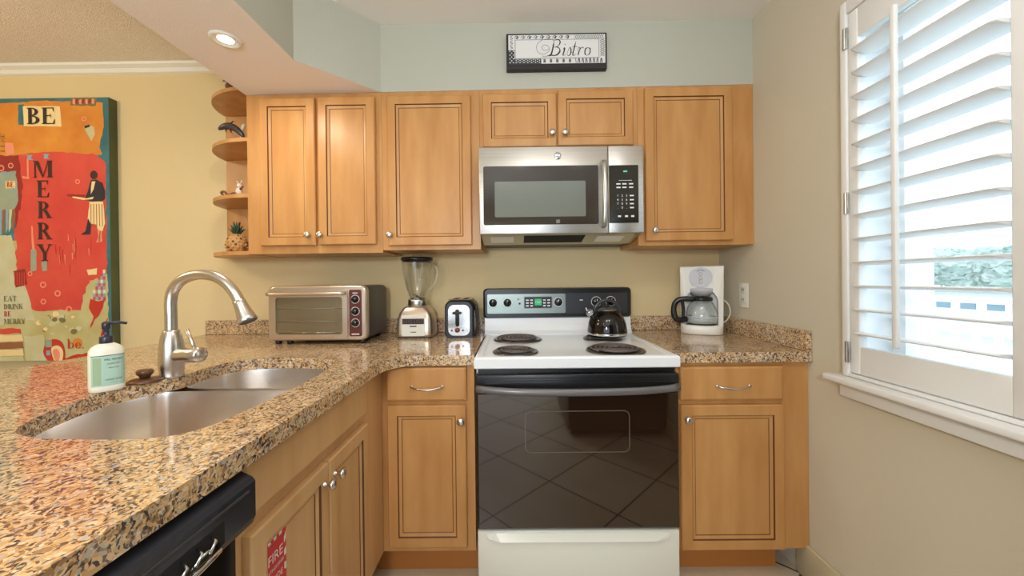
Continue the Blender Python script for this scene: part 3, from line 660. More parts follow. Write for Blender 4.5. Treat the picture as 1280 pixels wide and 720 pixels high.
gp = MB('enamel_cream'); gp.loft([[(x, y, z) for x, y, z in ((RC-.345, -.7055, .234), (RC-.29, -.7055, .226), (RC+.29, -.7055, .226), (RC+.345, -.7055, .234))], [(RC-.335, -.712, .2355), (RC-.29, -.722, .230), (RC+.29, -.722, .230), (RC+.335, -.712, .2355)], [(RC-.345, -.7055, .252), (RC-.31, -.7055, .254), (RC+.31, -.7055, .254), (RC+.345, -.7055, .252)]], smooth=False, caps=(False, False)); gp.build('finger_grip', dr_)

# ================================================================== MICROWAVE
mw = thing('microwave', 'stainless over-the-range microwave hung under the short cabinet', 'microwave', (.222, 0, 1.40))
MX0, MX1, MZ0, MZ1, MY = -.156, .600, 1.414, 1.8145, -.372
b = MB('dark_grey', 'steel')
b.loft([[(x, y, z) for y, z in ((MY+.002, MZ0+.002), (MY+.002, MZ1-.002), (-.002, MZ1-.002), (-.002, 1.384), (-.20, 1.384))] for x in (MX0+.002, MX1-.002)], smooth=False); b.build('body', mw)
un = MB('steel', 'black_matte', 'plastic_white')
sl = lambda x, q, off=0: (x, MY+.004+(-.20-MY-.004)*q, MZ0+.001+(1.383-MZ0-.001)*q-off)
def under(x0, x1, q0, q1, mi, off): un.poly([sl(x0, q0, off), sl(x1, q0, off), sl(x1, q1, off), sl(x0, q1, off)], mi)
under(MX0+.004, MX1-.004, .0, 1, 0, .0006); under(.05, .34, .1, .8, 1, .001); under(-.11, .0, .2, .75, 2, .0012); under(.40, .53, .2, .75, 2, .0012)
un.build('vent_underside', mw, normals=False)
dsplit = .4375
do = MB('brushed_steel'); do.box(MX0, dsplit-.001, -.392, -.373, MZ0, MZ1, bev=.004); do = do.build('door', mw)
MB('mw_glass').prism(rrect(-.136, .392, 1.456, 1.726, .008, 4), -.391, -.3932, 'xz').build('window', do)
MB('mw_mesh_sheen').prism(rrect(-.084, .333, 1.492, 1.655, .006, 3), -.393, -.3938, 'xz').build('window_screen', do)
hd = MB('steel'); hp = [(.413, -.392, 1.445), (.413, -.415, 1.452)]+[(.413, -.418-.018*sin(pi*k/10), 1.46+.0265*k) for k in range(11)]+[(.413, -.415, 1.733), (.413, -.392, 1.740)]
hd.tube(hp, .0125, 12, flat=(1.0, .8)); hd.build('handle', do)
lg = MB('chrome', 'dark_grey'); bx, bz = .2065, 1.7705
lg.lathe([(0, 0), (.017, 0), (.017, .003), (.015, .004), (0, .004)], (bx, -.392, bz), 32, axis='y')
def rib(mb, pts, wid, y, mi, cx, cz, s=1):
    P = spline([(a, b_, 0) for a, b_ in pts], 5, closed=False); n = len(P); L_ = []
    for i, p in enumerate(P):
        q = Vector(P[min(i+1, n-1)])-Vector(P[max(i-1, 0)]); q.normalize(); nn = Vector((-q.y, q.x, 0)); wv = wid[min(len(wid)-1, int(i/(n-1)*(len(wid)-1)+.5))]/2
        L_.append(((p[0]+nn.x*wv)*s, (p[1]+nn.y*wv)*s, (p[0]-nn.x*wv)*s, (p[1]-nn.y*wv)*s))
    for a, b_ in zip(L_, L_[1:]): mb.poly([(cx+a[0], y, cz+a[1]), (cx+b_[0], y, cz+b_[1]), (cx+b_[2], y, cz+b_[3]), (cx+a[2], y, cz+a[3])], mi)
lg.lathe([(.0128, .0043), (.0138, .0043)], (bx, -.392, bz), 32, 1, axis='y')
rib(lg, [(-.1, .55), (-.55, .35), (-.55, -.25), (-.15, -.45), (.05, 0), (-.2, .1)], [.12, .16, .12], -.3965, 1, bx, bz, .0125)
rib(lg, [(.55, .45), (.25, .55), (.1, .3), (.35, .05), (.1, -.2), (.3, -.5), (.6, -.3)], [.12, .16, .12], -.3965, 1, bx, bz, .0125)
o = lg.build('badge', do, normals=False); o['label'] = 'round chrome monogram badge'
mk = MB('sign_grey'); mk.box(.197, .214, -.3938, -.3932, 1.462, 1.478); mk.build('window_mark', do)
cpn = MB('brushed_steel').box(dsplit, MX1, -.392, -.373, MZ0, MZ1, bev=.004).build('control_panel', mw)
kp = MB('black_gloss'); kp.prism(rrect(.4405, .575, 1.459, 1.724, .004, 3), -.391, -.3930, 'xz'); kp = kp.build('keypad', cpn)
ky = MB('marking_white')
for rr, zz in enumerate((1.584, 1.565, 1.547, 1.529)):
    for q, lab in enumerate((('1', '2', '3'), ('4', '5', '6'), ('7', '8', '9'), ('.', '0', '.'))[rr]): text(ky, lab, .014, (.480+.020*q, -.3934, zz))
    ky.box(.535, .553, -.3936, -.3932, zz-.003, zz+.003)
for zz in (1.638, 1.622):
    for xx in (.474, .501, .532): ky.box(xx, xx+.019, -.3936, -.3932, zz-.003, zz+.003)
ky.box(.485, .545, -.3936, -.3932, 1.653, 1.655)
for xx in (.480, .512, .540): ky.box(xx, xx+.014, -.3936, -.3932, 1.486, 1.494)
ky.build('key_marking', kp, normals=False)
MB('led_dim').box(.506, .524, -.3936, -.3932, 1.692, 1.699).build('display', kp)

# ================================================================== COUNTER APPLIANCES
# toaster oven
TX0, TX1, TYF, TYB, TZ0, TZ1 = -1.150, -.690, -.372, -.090, H+.018, 1.186
to = thing('toaster_oven', 'wide champagne silver toaster oven with glass door on the corner counter', 'toaster oven', ((TX0+TX1)/2, -.24, H))
b = MB('champagne', 'dark_grey')
def sec(y, i): return [(x, y, z) for x, z in rrect(TX0+i, TX1-i, TZ0+i, TZ1-i, .028, 6)]
b.loft([sec(TYB, .012), sec(TYB-.012, 0), sec(TYF+.03, 0)], mi=[1, 1, 1], caps=(True, False)); b.loft([sec(TYF+.03, -.001), sec(TYF+.006, -.001), sec(TYF, .006)], caps=(True, True)); b.build('body', to)
dX0, dX1 = TX0+.012, -.775
od = MB('champagne')
o2, i2 = rrect(dX0, dX1, TZ0+.010, TZ1-.016, .012, 5), rrect(dX0+.030, dX1-.022, TZ0+.030, TZ1-.052, .014, 5)
od.loft([[(x, TYF-.001, z) for x, z in i2], [(x, TYF-.012, z) for x, z in i2], [(x, TYF-.012, z) for x, z in o2], [(x, TYF-.001, z) for x, z in o2]], caps=(False, False), smooth=False)
od = od.build('door', to)
ins = MB('interior_tan', 'sign_grey'); ins.prism(i2, TYF-.0005, TYF-.0012, 'xz', 0); ins.build('oven_interior', to)
rk = MB('chrome')
for z in (1.02, 1.08):
    rk.tube([(dX0+.034, TYF-.0045, z), (dX1-.026, TYF-.0045, z)], .0018, 6)
rk.tube([(dX0+.04, TYF-.0045, .968), (dX1-.03, TYF-.0045, .968)], .0025, 6).build('rack', to)
MB('smoked_glass').poly([(x, TYF-.009, z) for x, z in i2]).build('glass', od)
hh = MB('champagne', 'dark_grey'); zz = TZ1-.036
hh.tube([(dX0+.004, TYF-.030, zz), (dX0+.02, TYF-.034, zz), (dX1-.02, TYF-.034, zz), (dX1-.004, TYF-.030, zz)], .008, 10)
for x in (dX0+.02, dX1-.02): hh.box(x-.008, x+.008, TYF-.034, TYF-.011, zz-.007, zz+.007, 1, bev=.002)
hh.build('handle', od)
pn = MB('amber_print', 'sign_grey'); pn.prism(rrect(-.768, -.712, TZ0+.018, TZ1-.020, .006, 4), TYF-.0005, TYF-.004, 'xz', 0); pn = pn.build('control_panel', to)
for z in (1.122, 1.066, 1.012):
    o = MB('black_gloss', 'marking_white').lathe([(0, 0), (.016, 0), (.015, .012), (.012, .016), (0, .016)], (-.740, TYF-.004, z), 24, axis='y').box(-.742, -.738, TYF-.024, TYF-.018, z-.012, z+.012, bev=.001).lathe([(.018, .0003), (.0205, .0003)], (-.740, TYF-.0041, z), 24, 1, axis='y').build('knob', pn)
mk = MB('marking_white'); mk.box(-.758, -.722, TYF-.0046, TYF-.004, .957, .962).box(-.752, -.728, TYF-.0046, TYF-.004, 1.149, 1.153); mk.build('panel_marking', pn)
for x in (TX0+.03, TX0+.085, TX1-.03): MB('black_plastic').cyl((x, TYF+.03, H+.0005), .014, .0172, bev=.002).build('foot', to)
MB('black_plastic').cyl((TX0+.04, TYB-.03, H+.0005), .014, .0172, bev=.002).build('foot', to); MB('black_plastic').cyl((TX1-.04, TYB-.03, H+.0005), .014, .0172, bev=.002).build('foot', to)

# blender
bx, by = -.511, -.150
bl = thing('blender', 'blender with clear glass jar and champagne base beside the toaster oven', 'blender', (bx, by, H))
def sq(hx, hy, z, r=.02, oy=0): return [(bx+x, by+oy+y, H+z) for x, y in rrect(-hx, hx, -hy, hy, r, 5)]
MB('champagne', 'black_plastic').loft([sq(.089, .076, .006), sq(.090, .077, .02), sq(.088, .074, .09), sq(.080, .066, .125, .022, .004), sq(.066, .058, .150, .025, .006), sq(.056, .052, .160, .03, .007)]).loft([sq(.087, .074, .0005), sq(.087, .074, .0062)], mi=1, smooth=False).build('base', bl)
pl = MB('enamel_cream', 'amber_print', 'dark_grey', 'black_gloss'); yf = by-.0785
pl.prism(rrect(bx-.060, bx+.058, H+.012, H+.118, .004, 3), yf+.006, yf, 'xz', 0); pl = pl.build('control_plate', bl)
pb = MB('amber_print', 'dark_grey')
pb.box(bx-.056, bx+.054, yf-.001, yf, H+.072, H+.100, 0); 
for q in range(8): pb.box(bx-.052+.0132*q, bx-.042+.0132*q, yf-.006, yf-.0005, H+.076, H+.096, 1, bev=.0015, seg=1)
pb.box(bx-.018, bx+.016, yf-.0015, yf, H+.058, H+.064, 1).box(bx-.014, bx+.014, yf-.001, yf, H+.030, H+.034, 1); pb.build('push_buttons', pl)
MB('steel').lathe([(.046, .158), (.048, .165), (.048, .190), (.044, .197), (.040, .197)], (bx, by+.007, H), 32).build('collar', bl)
jr = MB('clear_glass')
def jring(r, z, n=40): return [(bx+r*cos(2*pi*k/n)*(1+.025*cos(8*pi*k/n)), by+.007+r*sin(2*pi*k/n)*(1+.025*cos(8*pi*k/n)), H+z) for k in range(n)]
pj = [(.036, .200), (.044, .215), (.056, .25), (.067, .30), (.074, .35), (.077, .385), (.0775, .398)]
jr.loft([jring(r, z) for r, z in pj]+[jring(r-.005, z) for r, z in reversed(pj)], caps=(False, True))
jr = jr.build('jar', bl)
MB('clear_glass').tube(spline([(bx+.070, by, H+.375), (bx+.098, by-.004, H+.368), (bx+.108, by-.004, H+.335), (bx+.100, by-.004, H+.29), (bx+.078, by-.003, H+.255), (bx+.060, by-.002, H+.245)], 5, False), .009, 12, flat=(1, 1.3)).build('jar_handle', jr)
MB('steel').lathe([(0, .197), (.034, .197), (.034, .202), (.008, .206), (.006, .214), (0, .215)], (bx, by+.007, H), 20).tube([(bx-.026, by+.007, H+.222), (bx, by+.007, H+.212), (bx+.026, by+.007, H+.222)], .003, 8).build('blade', bl)
MB('black_plastic').lathe([(.0715, .392), (.074, .392), (.0835, .400), (.083, .410), (.076, .414), (.045, .415), (0, .415)], (bx, by+.007, H), 40).build('lid', bl)
MB('clear_glass').lathe([(.026, .4155), (.028, .421), (.024, .4265), (0, .4268)], (bx, by+.007, H), 24).build('lid_cap', bl)

# toaster
tx, ty = -.278, -.150
ts = thing('toaster', 'small black and chrome two-slice toaster left of the range', 'toaster', (tx, ty, H))
def tsec(y, hw, zt, i=0): 
    P = []
    for x, z in rrect(-hw, hw, 0, zt, .040, 7):
        if z < .04: x = math.copysign(hw if abs(x) > hw-.041 else abs(x), x); z = 0 if z < .02 else z
        P.append((tx+x, y, H+.010+z))
    return P
MB('black_plastic').loft([tsec(ty-.088, .066, .172), tsec(ty-.096+.02, .0735, .182), tsec(ty+.11, .0735, .182), tsec(ty+.125, .066, .172)]).box(tx-.066, tx+.066, ty-.080, ty+.115, H+.0008, H+.014).build('body', ts)
fp = MB('toaster_steel'); fp.prism([(tx+x, H+z) for x, z in rrect(-.054, .054, .014, .168, .030, 6)], ty-.085, ty-.0925, 'xz'); fp = fp.build('front_panel', ts)
MB('black_gloss').prism([(tx-.008+x, H+z) for x, z in rrect(-.010, .010, .060, .145, .009, 5)], ty-.0915, ty-.0930, 'xz').build('lever_slot', fp)
MB('black_plastic', 'toaster_steel').box(tx-.030, tx+.014, ty-.112, ty-.093, H+.122, H+.134, bev=.004).build('lever', fp)
MB('rust_dial').lathe([(0, 0), (.013, 0), (.012, .010), (0, .011)], (tx-.008, ty-.0925, H+.042), 24, axis='y').build('dial', fp)
MB('black_gloss').cyl((tx-.036, ty-.0925, H+.040), .005, .004, 'y').cyl((tx+.020, ty-.0925, H+.040), .005, .004, 'y').build('button', fp)
MB('toaster_steel', 'black_matte').box(tx-.056, tx+.056, ty-.070, ty+.105, H+.1905, H+.1945, bev=.002).box(tx-.038, tx-.014, ty-.055, ty+.09, H+.1946, H+.1952, 1).box(tx+.014, tx+.038, ty-.055, ty+.09, H+.1946, H+.1952, 1).build('slot_plate', ts)
MB('toaster_steel').box(tx+.0735, tx+.0760, ty-.060, ty+.10, H+.035, H+.135, bev=.001).build('side_panel', ts)
MB('black_plastic').tube(spline([(tx+.074, ty-.062, H+.165), (tx+.087, ty-.066, H+.150), (tx+.090, ty-.066, H+.09), (tx+.086, ty-.066, H+.025), (tx+.072, ty-.062, H+.012)], 5, False), .006, 10).build('side_guard', ts)

# kettle on the rear right burner
kx, ky_, kz = .447, -.303, .9305
kt = thing('kettle', 'shiny black whistling kettle on the rear right burner', 'kettle', (kx, ky_, kz))
MB('kettle_black', 'chrome').lathe([(0, 0), (.088, 0), (.0925, .004), (.0935, .012), (.093, .030), (.088, .062), (.078, .088), (.062, .108), (.044, .120), (.036, .123)], (kx, ky_, kz), 48).lathe([(.0936, .008), (.0945, .010), (.0945, .015), (.0936, .017)], (kx, ky_, kz), 48, 1).build('body', kt)
MB('steel', 'black_plastic').lathe([(.044, .1205), (.040, .126), (.025, .132), (.008, .134), (0, .134)], (kx, ky_, kz), 32).lathe([(.006, .134), (.006, .138), (.012, .142), (.012, .150), (.008, .153), (0, .153)], (kx, ky_, kz), 20, 1).build('lid', kt)
a = Vector((-.72, -.05, .69)).normalized(); M = Vector((0, 0, 1)).rotation_difference(a).to_matrix().to_4x4(); s0 = Vector((kx-.066, ky_-.004, kz+.094))
sp = MB('kettle_black').lathe([(.020, -.012), (.018, .006), (.0165, .014)], s0, 24, M=M).build('spout', kt)
w = MB('chrome', 'plastic_silver'); 
for q in range(3): w.lathe([(.0135, .012+.008*q), (.0175, .014+.008*q), (.0175, .017+.008*q), (.0135, .019+.008*q)], s0, 24, q % 2, M=M)
w.lathe([(.0135, .036), (0, .037)], s0, 24, M=M).tube([s0+a*.03, s0+a*.046, s0+a*.056+Vector((.004, 0, .004))], .0045, 8); w.build('whistle', kt)
hp = [(kx-.056+.0, ky_, kz+.106)]+[(kx-.060*cos(pi*k/14)*1.0+.002, ky_-.002, kz+.118+.052*sin(pi*k/14)) for k in range(15)]+[(kx+.060, ky_, kz+.104)]
MB('panel_charcoal').tube(hp, [.004, .004]+[.0055]*13+[.004, .004], 10, flat=(1, 1.5)).build('handle', kt)

# coffee maker
cx, cy_ = .990, -.128
cm = thing('coffee_maker', 'white drip coffee maker with glass carafe in the right corner', 'coffee maker', (cx, cy_, H), R(-24))
def cs_(hx, y0, y1, z, r=.03): return [(cx+x, cy_+y, H+z) for x, y in rrect(-hx, hx, y0, y1, r, 6)]
MB('plastic_white', 'black_plastic').loft([cs_(.096, -.098, .058, .001, .06), cs_(.099, -.101, .060, .006, .06), cs_(.099, -.101, .060, .042, .06), cs_(.095, -.097, .058, .048, .055)]).lathe([(0, .0485), (.070, .0485), (.072, .050), (.066, .052), (0, .052)], (cx, cy_-.030, H), 36, 1).build('base', cm)
def arch(hx, zb, zt, y, n=14): return [(cx-hx, y, H+zb)]+[(cx-hx*cos(pi*k/n), y, H+zt-hx*.95+hx*.95*sin(pi*k/n)) for k in range(n+1)]+[(cx+hx, y, H+zb)]
def house(hx, zt, y, n=14): return [(cx-hx, y, H+.046)]+[(cx-hx*1.04+2.08*hx*k/n, y, H+zt) for k in range(n+1)]+[(cx+hx, y, H+.046)]
hs = MB('plastic_white')
hs.loft([arch(.076, .046, .236, .0+cy_+.035), arch(.076, .046, .236, cy_-.050), house(.096, .346, cy_-.062), house(.098, .350, cy_-.056), house(.098, .350, cy_+.052), house(.094, .346, cy_+.060)], caps=(True, True), smooth=False)
hs.build('housing', cm)
MB('plastic_silver').lathe([(0, .196), (.040, .196), (.062, .222), (.062, .236), (0, .236)], (cx, cy_-.020, H), 32).build('brew_basket', cm)
ps = MB('plastic_silver', 'dark_grey'); P = [(cx-.004+.054*cos(2*pi*k/36), H+.296+(.048 if sin(2*pi*k/36) > 0 else .055)*sin(2*pi*k/36)) for k in range(36)]
ps.prism(P, cy_-.058, cy_-.0645, 'xz'); ps = ps.build('control_panel', cm)
bt = MB('dark_grey', 'plastic_white')
for z in (.310, .288, .268): bt.lathe([(0, 0), (.007, 0), (.0065, .002), (0, .002)], (cx-.004, cy_-.0645, H+z), 18, axis='y', mi=1).lathe([(.007, .0005), (.0085, .0005)], (cx-.004, cy_-.0645, H+z), 18, 0, axis='y')
bt.tube([(cx-.004+.018*cos(R(20+14*k)), cy_-.0652, H+.318+.012*sin(R(20+14*k))) for k in range(11)], .0015, 6).build('button', ps)
cf = MB('clear_glass'); pc = [(.064, .0545), (.074, .058), (.077, .075), (.076, .10), (.068, .135), (.055, .160), (.046, .172), (.048, .180)]
cf.lathe([(0, .0545)]+pc+[(r-.003, z) for r, z in reversed(pc)]+[(0, .058)], (cx, cy_-.030, H), 44); cf = cf.build('carafe', cm)
MB('black_plastic', 'plastic_silver').lathe([(.050, .171), (.0535, .173), (.0535, .184), (.046, .190), (0, .193)], (cx, cy_-.030, H), 36).build('lid', cf); MB('plastic_silver').lathe([(.0770, .083), (.0782, .084), (.0782, .089), (.0770, .090)], (cx, cy_-.030, H), 44).build('band', cf)
hy = cy_-.030-.045
MB('black_plastic').tube(spline([(cx-.036, hy, H+.180), (cx-.075, hy-.005, H+.182), (cx-.108, hy-.008, H+.176), (cx-.127, hy-.010, H+.155), (cx-.132, hy-.010, H+.115), (cx-.122, hy-.008, H+.080), (cx-.098, hy-.003, H+.070), (cx-.070, hy+.012, H+.076)], 5, False), [.010]*20+[.011]*16, 10, flat=(1, 1.4)).tube(spline([(cx-.092, hy-.006, H+.176), (cx-.086, hy-.002, H+.13), (cx-.088, hy, H+.080)], 5, False), .009, 10).build('carafe_handle', cf)
def turned(ox, oy, z): return (cx+ox*.9135-oy*.4067, cy_+ox*.4067+oy*.9135, z)
MB('cord_cream').tube(spline([turned(.092, .010, H+.150), turned(.108, -.01, H+.172), turned(.126, -.03, H+.150), turned(.133, -.035, H+.105), turned(.120, -.02, H+.062), turned(.098, .01, H+.044), turned(.075, .03, H+.040)], 6, False), .004, 8).build('power_cord', cm)
# wall outlet
ot = thing('wall_outlet', 'white wall outlet plate on the right wall beside the coffee maker', 'outlet', (XR, -.228, 1.113))
MB('plastic_white').box(XR-.006, XR-.0005, -.266, -.190, 1.052, 1.175, bev=.003).build('plate', ot)
for z in (1.139, 1.089):
    rc = MB('enamel_cream', 'black_matte'); rc.box(XR-.0085, XR-.0055, -.244, -.212, z-.014, z+.014, bev=.003)
    for y in (-.235, -.222): rc.box(XR-.0092, XR-.0084, y-.0015, y+.0015, z-.002, z+.008, 1)
    rc.build('receptacle', ot)

# ================================================================== BISTRO SIGN
sg = thing('bistro_sign', 'framed black and white sign reading Bistro on the soffit above the microwave', 'sign', (.2145, -.306, 2.285))
A0, A1, B0, B1 = -.024, .452, 2.200, 2.370; sy = -.336
MB('sign_black').box(A0, A1, sy, -.307, B0, B1, bev=.002, seg=1).build('board', sg)
pt = MB('sign_white', 'sign_ink', 'sign_grey'); y = sy-.0006
c0, c1, e0, e1 = A0+.010, A1-.008, B0+.026, B1-.008
pt.poly([(c0, y, e0), (c1, y, e0), (c1, y, e1), (c0, y, e1)], 0)
y -= .0005; bw = .028
def quad(x0, x1, z0, z1, mi): pt.poly([(x0, y, z0), (x1, y, z0), (x1, y, z1), (x0, y, z1)], mi)
quad(c0, c0+bw, e0, e0+.065, 1); quad(c0+bw, c0+.155, e0, e0+bw*.8, 1)           # dark dotted corner
y -= .0004
for i in range(3):
    for j in range(7):
        if (i+j) % 2 == 0: pt.poly([(c0+.007+i*.008+.003*cos(k*pi/3), y, e0+.006+j*.009+.003*sin(k*pi/3)) for k in range(6)], 0)
for i in range(13):
    for j in range(2): pt.poly([(c0+bw+.008+i*.0092+.0028*cos(k*pi/3), y, e0+.006+j*.010+(i % 2)*.004+.0028*sin(k*pi/3)) for k in range(6)], 0)
for i in range(5):                                                             # gingham squares
    quad(c0+.165+i*.030, c0+.176+i*.030, e0+.004, e0+bw*.75, 2); quad(c0+.168+i*.030, c0+.173+i*.030, e0+.009, e0+bw*.5, 1)
for i in range(15):                                                            # slanted strokes
    x = c0+.318+i*.0088; pt.poly([(x, y, e0+.001), (x+.004, y, e0+.001), (x+(.007 if i % 2 else .001), y, e0+bw*.8), (x+(.003 if i % 2 else -.003), y, e0+bw*.8)], 1 if i % 3 else 2)
for i in range(14):                                                            # diamond lattice top right
    x = c0+.312+i*.0098
    for s_ in (1, -1): pt.poly([(x, y, e1-.003 if s_ > 0 else e1-bw*.75), (x+.0022, y, e1-.003 if s_ > 0 else e1-bw*.75), (x+.0122, y, e1-bw*.75 if s_ > 0 else e1-.003), (x+.010, y, e1-bw*.75 if s_ > 0 else e1-.003)], 2)
for j in range(8):
    z = e0+.030+j*.0105
    for s_ in (1, -1): pt.poly([(c1-.024 if s_ > 0 else c1-.003, y, z), (c1-.024 if s_ > 0 else c1-.003, y, z+.0024), (c1-.003 if s_ > 0 else c1-.024, y, z+.0124), (c1-.003 if s_ > 0 else c1-.024, y, z+.010)], 2)
for i in range(9):                                                             # scrolls along the top
    x = c0+.040+i*.030
    rib(pt, [(-.9, -.3), (-.4, .6), (.3, .5), (.3, -.3), (-.2, -.3), (0, .1), (.9, .4)], [.2, .35, .2], y, 2 if i % 2 else 1, x, e1-.0125, .012)
for j in range(3): rib(pt, [(-.6, -.8), (.5, -.4), (-.4, .2), (.5, .8)], [.2, .3, .2], y, 2, c0+bw/2, e1-.012-.022*j, .012)
q0, q1, r0, r1 = c0+bw+.003, c1-bw-.001, e0+bw*.85, e1-bw*.8
quad(q0, q1, r0, r1, 1); y -= .0004; quad(q0+.002, q1-.002, r0+.002, r1-.002, 0); y -= .0006
pt.build('printed_face', sg, normals=False)
tt = MB('sign_ink'); S = .082; ox, oz = .162, 2.262
def L(pts, wid): rib(tt, pts, [max(.020, w_*.68) for w_ in wid], y, 0, ox, oz, S)
thin, fat = .025, .13
L([(.12, .00), (.30, .05), (.42, .45), (.50, .86)], [fat*.5, fat, fat*.9, thin*2]); L([(.50, .86), (.74, .92), (.84, .76), (.70, .54), (.48, .48)], [thin, .08, .1, .06, thin]); L([(.48, .48), (.74, .46), (.82, .26), (.64, .04), (.36, .02), (.20, .08)], [thin, .08, fat, .09, thin])
L([(.50, .86), (.20, .96), (-.25, .88), (-.52, .56), (-.42, .20), (-.08, .10), (.20, .30), (.16, .55), (-.10, .62), (-.22, .46), (-.06, .30), (.2, .4)], [thin]*6); L([(.12, 0), (-.05, -.06), (-.2, .0)], [fat*.4, thin, thin])
def stem(x, h=.46, w=.105): L([(x-.06, .30), (x+.03, .44), (x+.02, .30), (x-.06, .06), (x-.02, -.01), (x+.08, .08)], [thin, w, w, w, thin, thin])
stem(1.06); L([(1.10, .62), (1.13, .66)], [.08, .08])
L([(1.22, .10), (1.40, .48), (1.46, .30), (1.42, .06), (1.30, -.01), (1.22, .08)], [thin, .04, .1, .09, .05, thin]); L([(1.40, .10), (1.54, .20)], [thin, thin])
L([(1.74, .78), (1.66, .46), (1.56, .08), (1.62, -.01), (1.74, .10)], [.05, .1, .1, .05, thin]); L([(1.52, .48), (1.86, .50)], [.035, .035])
L([(1.82, .28), (1.92, .46), (1.98, .40), (1.90, .16), (1.86, .0)], [thin, .04, .08, .1, .09]); L([(1.95, .28), (2.08, .46), (2.18, .42)], [thin, .05, .09])
L([(2.46, .44), (2.30, .36), (2.26, .10), (2.38, -.01), (2.54, .12), (2.56, .36), (2.44, .44), (2.60, .38)], [.04, .10, .10, .04, .09, .09, .03, thin])
tt.build('lettering', sg, normals=False)

# ================================================================== PAINTING
pa = thing('canvas_painting', 'large red and orange collage canvas reading BE MERRY on the dining wall', 'painting', (-2.63, 0, .78))
MB('p_edge').box(-3.02, -2.245, -.045, -.001, .78, 2.2445).build('canvas', pa)
def pc_(px, py): return (-2.8597+px*.004496, 2.2445+(123.5-py)*.00447)
art = MB('p_teal', 'p_orange', 'p_red', 'p_sage', 'p_cream', 'p_greygreen', 'p_maroon', 'p_navy', 'p_blue', 'p_pink', 'p_brown', 'p_skin', 'p_pale', 'p_deepred', 'p_olive')
AM = {m: i for i, m in enumerate(art.mats)}; lay = [0]
def patch(mname, pts, jag=0, smooth=False):
    lay[0] += 1; yy = -.0452-.000012*lay[0]; P = list(pts)
    if jag:
        Q = []
        for i in range(len(P)):
            a, b_ = Vector(P[i]), Vector(P[(i+1) % len(P)]); n = max(1, int((b_-a).length/5))
            for k in range(n):
                p = a+(b_-a)*(k/n); Q.append((p.x+random.uniform(-jag, jag), p.y+random.uniform(-jag, jag)))
        P = Q
    if smooth: P = spline(P, 4)
    w_ = []
    for px, py in P:
        X, Z = pc_(px, py); w_.append((max(-3.019, min(-2.246, X)), yy, max(.781, min(2.2435, Z))))
    art.poly(w_, AM[mname])
patch('p_teal', [(-40, 100), (140, 100), (140, 480), (-40, 480)])
patch('p_orange', [(-40, 131), (30, 128), (60, 127), (130, 130), (130, 160), (124, 185), (128, 195), (-40, 200)], .8)
patch('p_red', [(24, 193), (70, 191), (120, 194), (132, 205), (132, 345), (118, 360), (108, 374), (100, 388), (45, 392), (30, 375), (18, 352), (16, 300), (22, 260)], 1.2)
patch('p_sage', [(-40, 300), (18, 300), (20, 340), (30, 358), (42, 388), (97, 388), (104, 365), (112, 352), (132, 345), (132, 480), (-40, 480)], 1.6)
patch('p_red', [(20, 352), (38, 388), (95, 387), (104, 360), (108, 340), (60, 320), (30, 330)], 1.2)
patch('p_teal', [(24, 131), (31, 131), (31, 156), (24, 156)], .5); patch('p_cream', [(30, 133), (76, 134), (78, 159), (31, 158)], .3)
patch('p_olive', [(90, 123), (122, 124), (121, 134), (89, 133)], .8)
for k in range(7): patch('p_maroon' if k % 2 else 'p_pink', [(92+4*k, 125+k % 3), (95+4*k, 125), (95+4*k, 132-k % 2), (92+4*k, 131)], .4)
patch('p_pale', [(106, 160), (112, 158), (118, 160), (119, 170), (115, 178), (109, 168)], .4); patch('p_navy', [(106, 159), (113, 157), (113, 160), (107, 162)])
patch('p_pink', [(7, 180), (17, 178), (19, 192), (8, 194)], 1.4); patch('p_maroon', [(-40, 195), (24, 194), (28, 230), (26, 262), (20, 266), (-40, 262)], 1)
patch('p_greygreen', [(-40, 216), (20, 214), (22, 250), (18, 262), (-40, 270)], .8); patch('p_cream', [(7, 226), (19, 226), (19, 235), (7, 235)])
for (px, py) in ((5, 218), (10, 219), (17, 238), (0, 228)): patch('p_blue', [(px-2, py-1.5), (px+2, py-2), (px+2.5, py+1.5), (px-2, py+2)], .4)
for (px, py, qx) in ((33, 196, 8), (54, 195, 8)): patch('p_blue', [(px, py-2), (px+qx, py-2), (px+qx-2, py+2), (px+qx+1, py+4), (px+1, py+4), (px+2, py)])
patch('p_pink', [(34, 200), (36, 200), (36, 222), (34, 222)]); patch('p_pink', [(28, 220), (37, 222), (36, 224), (28, 223)])
for k, mm in enumerate(('p_blue', 'p_brown', 'p_blue', 'p_pale', 'p_brown', 'p_maroon')): patch(mm, [(-2+k*4.2, 262), (2+k*4.2, 261), (1+k*4.0, 292-k*3), (-2+k*4.0, 296-k*2)], .4)
patch('p_pale', [(-40, 292), (14, 294), (18, 315), (20, 345), (30, 358), (36, 380), (40, 400), (-40, 410)], 1.4)
patch('p_maroon', [(15, 338), (30, 336), (32, 356), (17, 360)], .8)
for k in range(5): patch('p_red', [(16+k*3, 340), (17+k*3, 340), (17+k*3, 356), (16+k*3, 356)])
patch('p_greygreen', [(37, 312), (44, 312), (44, 338), (37, 340)], .5); patch('p_greygreen', [(50, 328), (57, 326), (57, 338), (51, 339)], .5); patch('p_pink', [(38, 282), (40, 282), (42, 312), (39, 312)], .3)
patch('p_cream', [(107, 338), (120, 336), (119, 344), (108, 345)], .6); patch('p_sage', [(110, 352), (132, 344), (132, 362), (112, 362)], 1)
for i in range(6):
    for j in range(9):
        X, Y_ = 114+i*3.2, 338+j*4.2
        if X+3 < 132 and Y_ > 360-i*7: patch('p_blue' if (i+j) % 2 else ('p_red' if j % 3 else 'p_cream'), [(X, Y_), (X+3.2, Y_), (X+3.2, Y_+4.2), (X, Y_+4.2)])
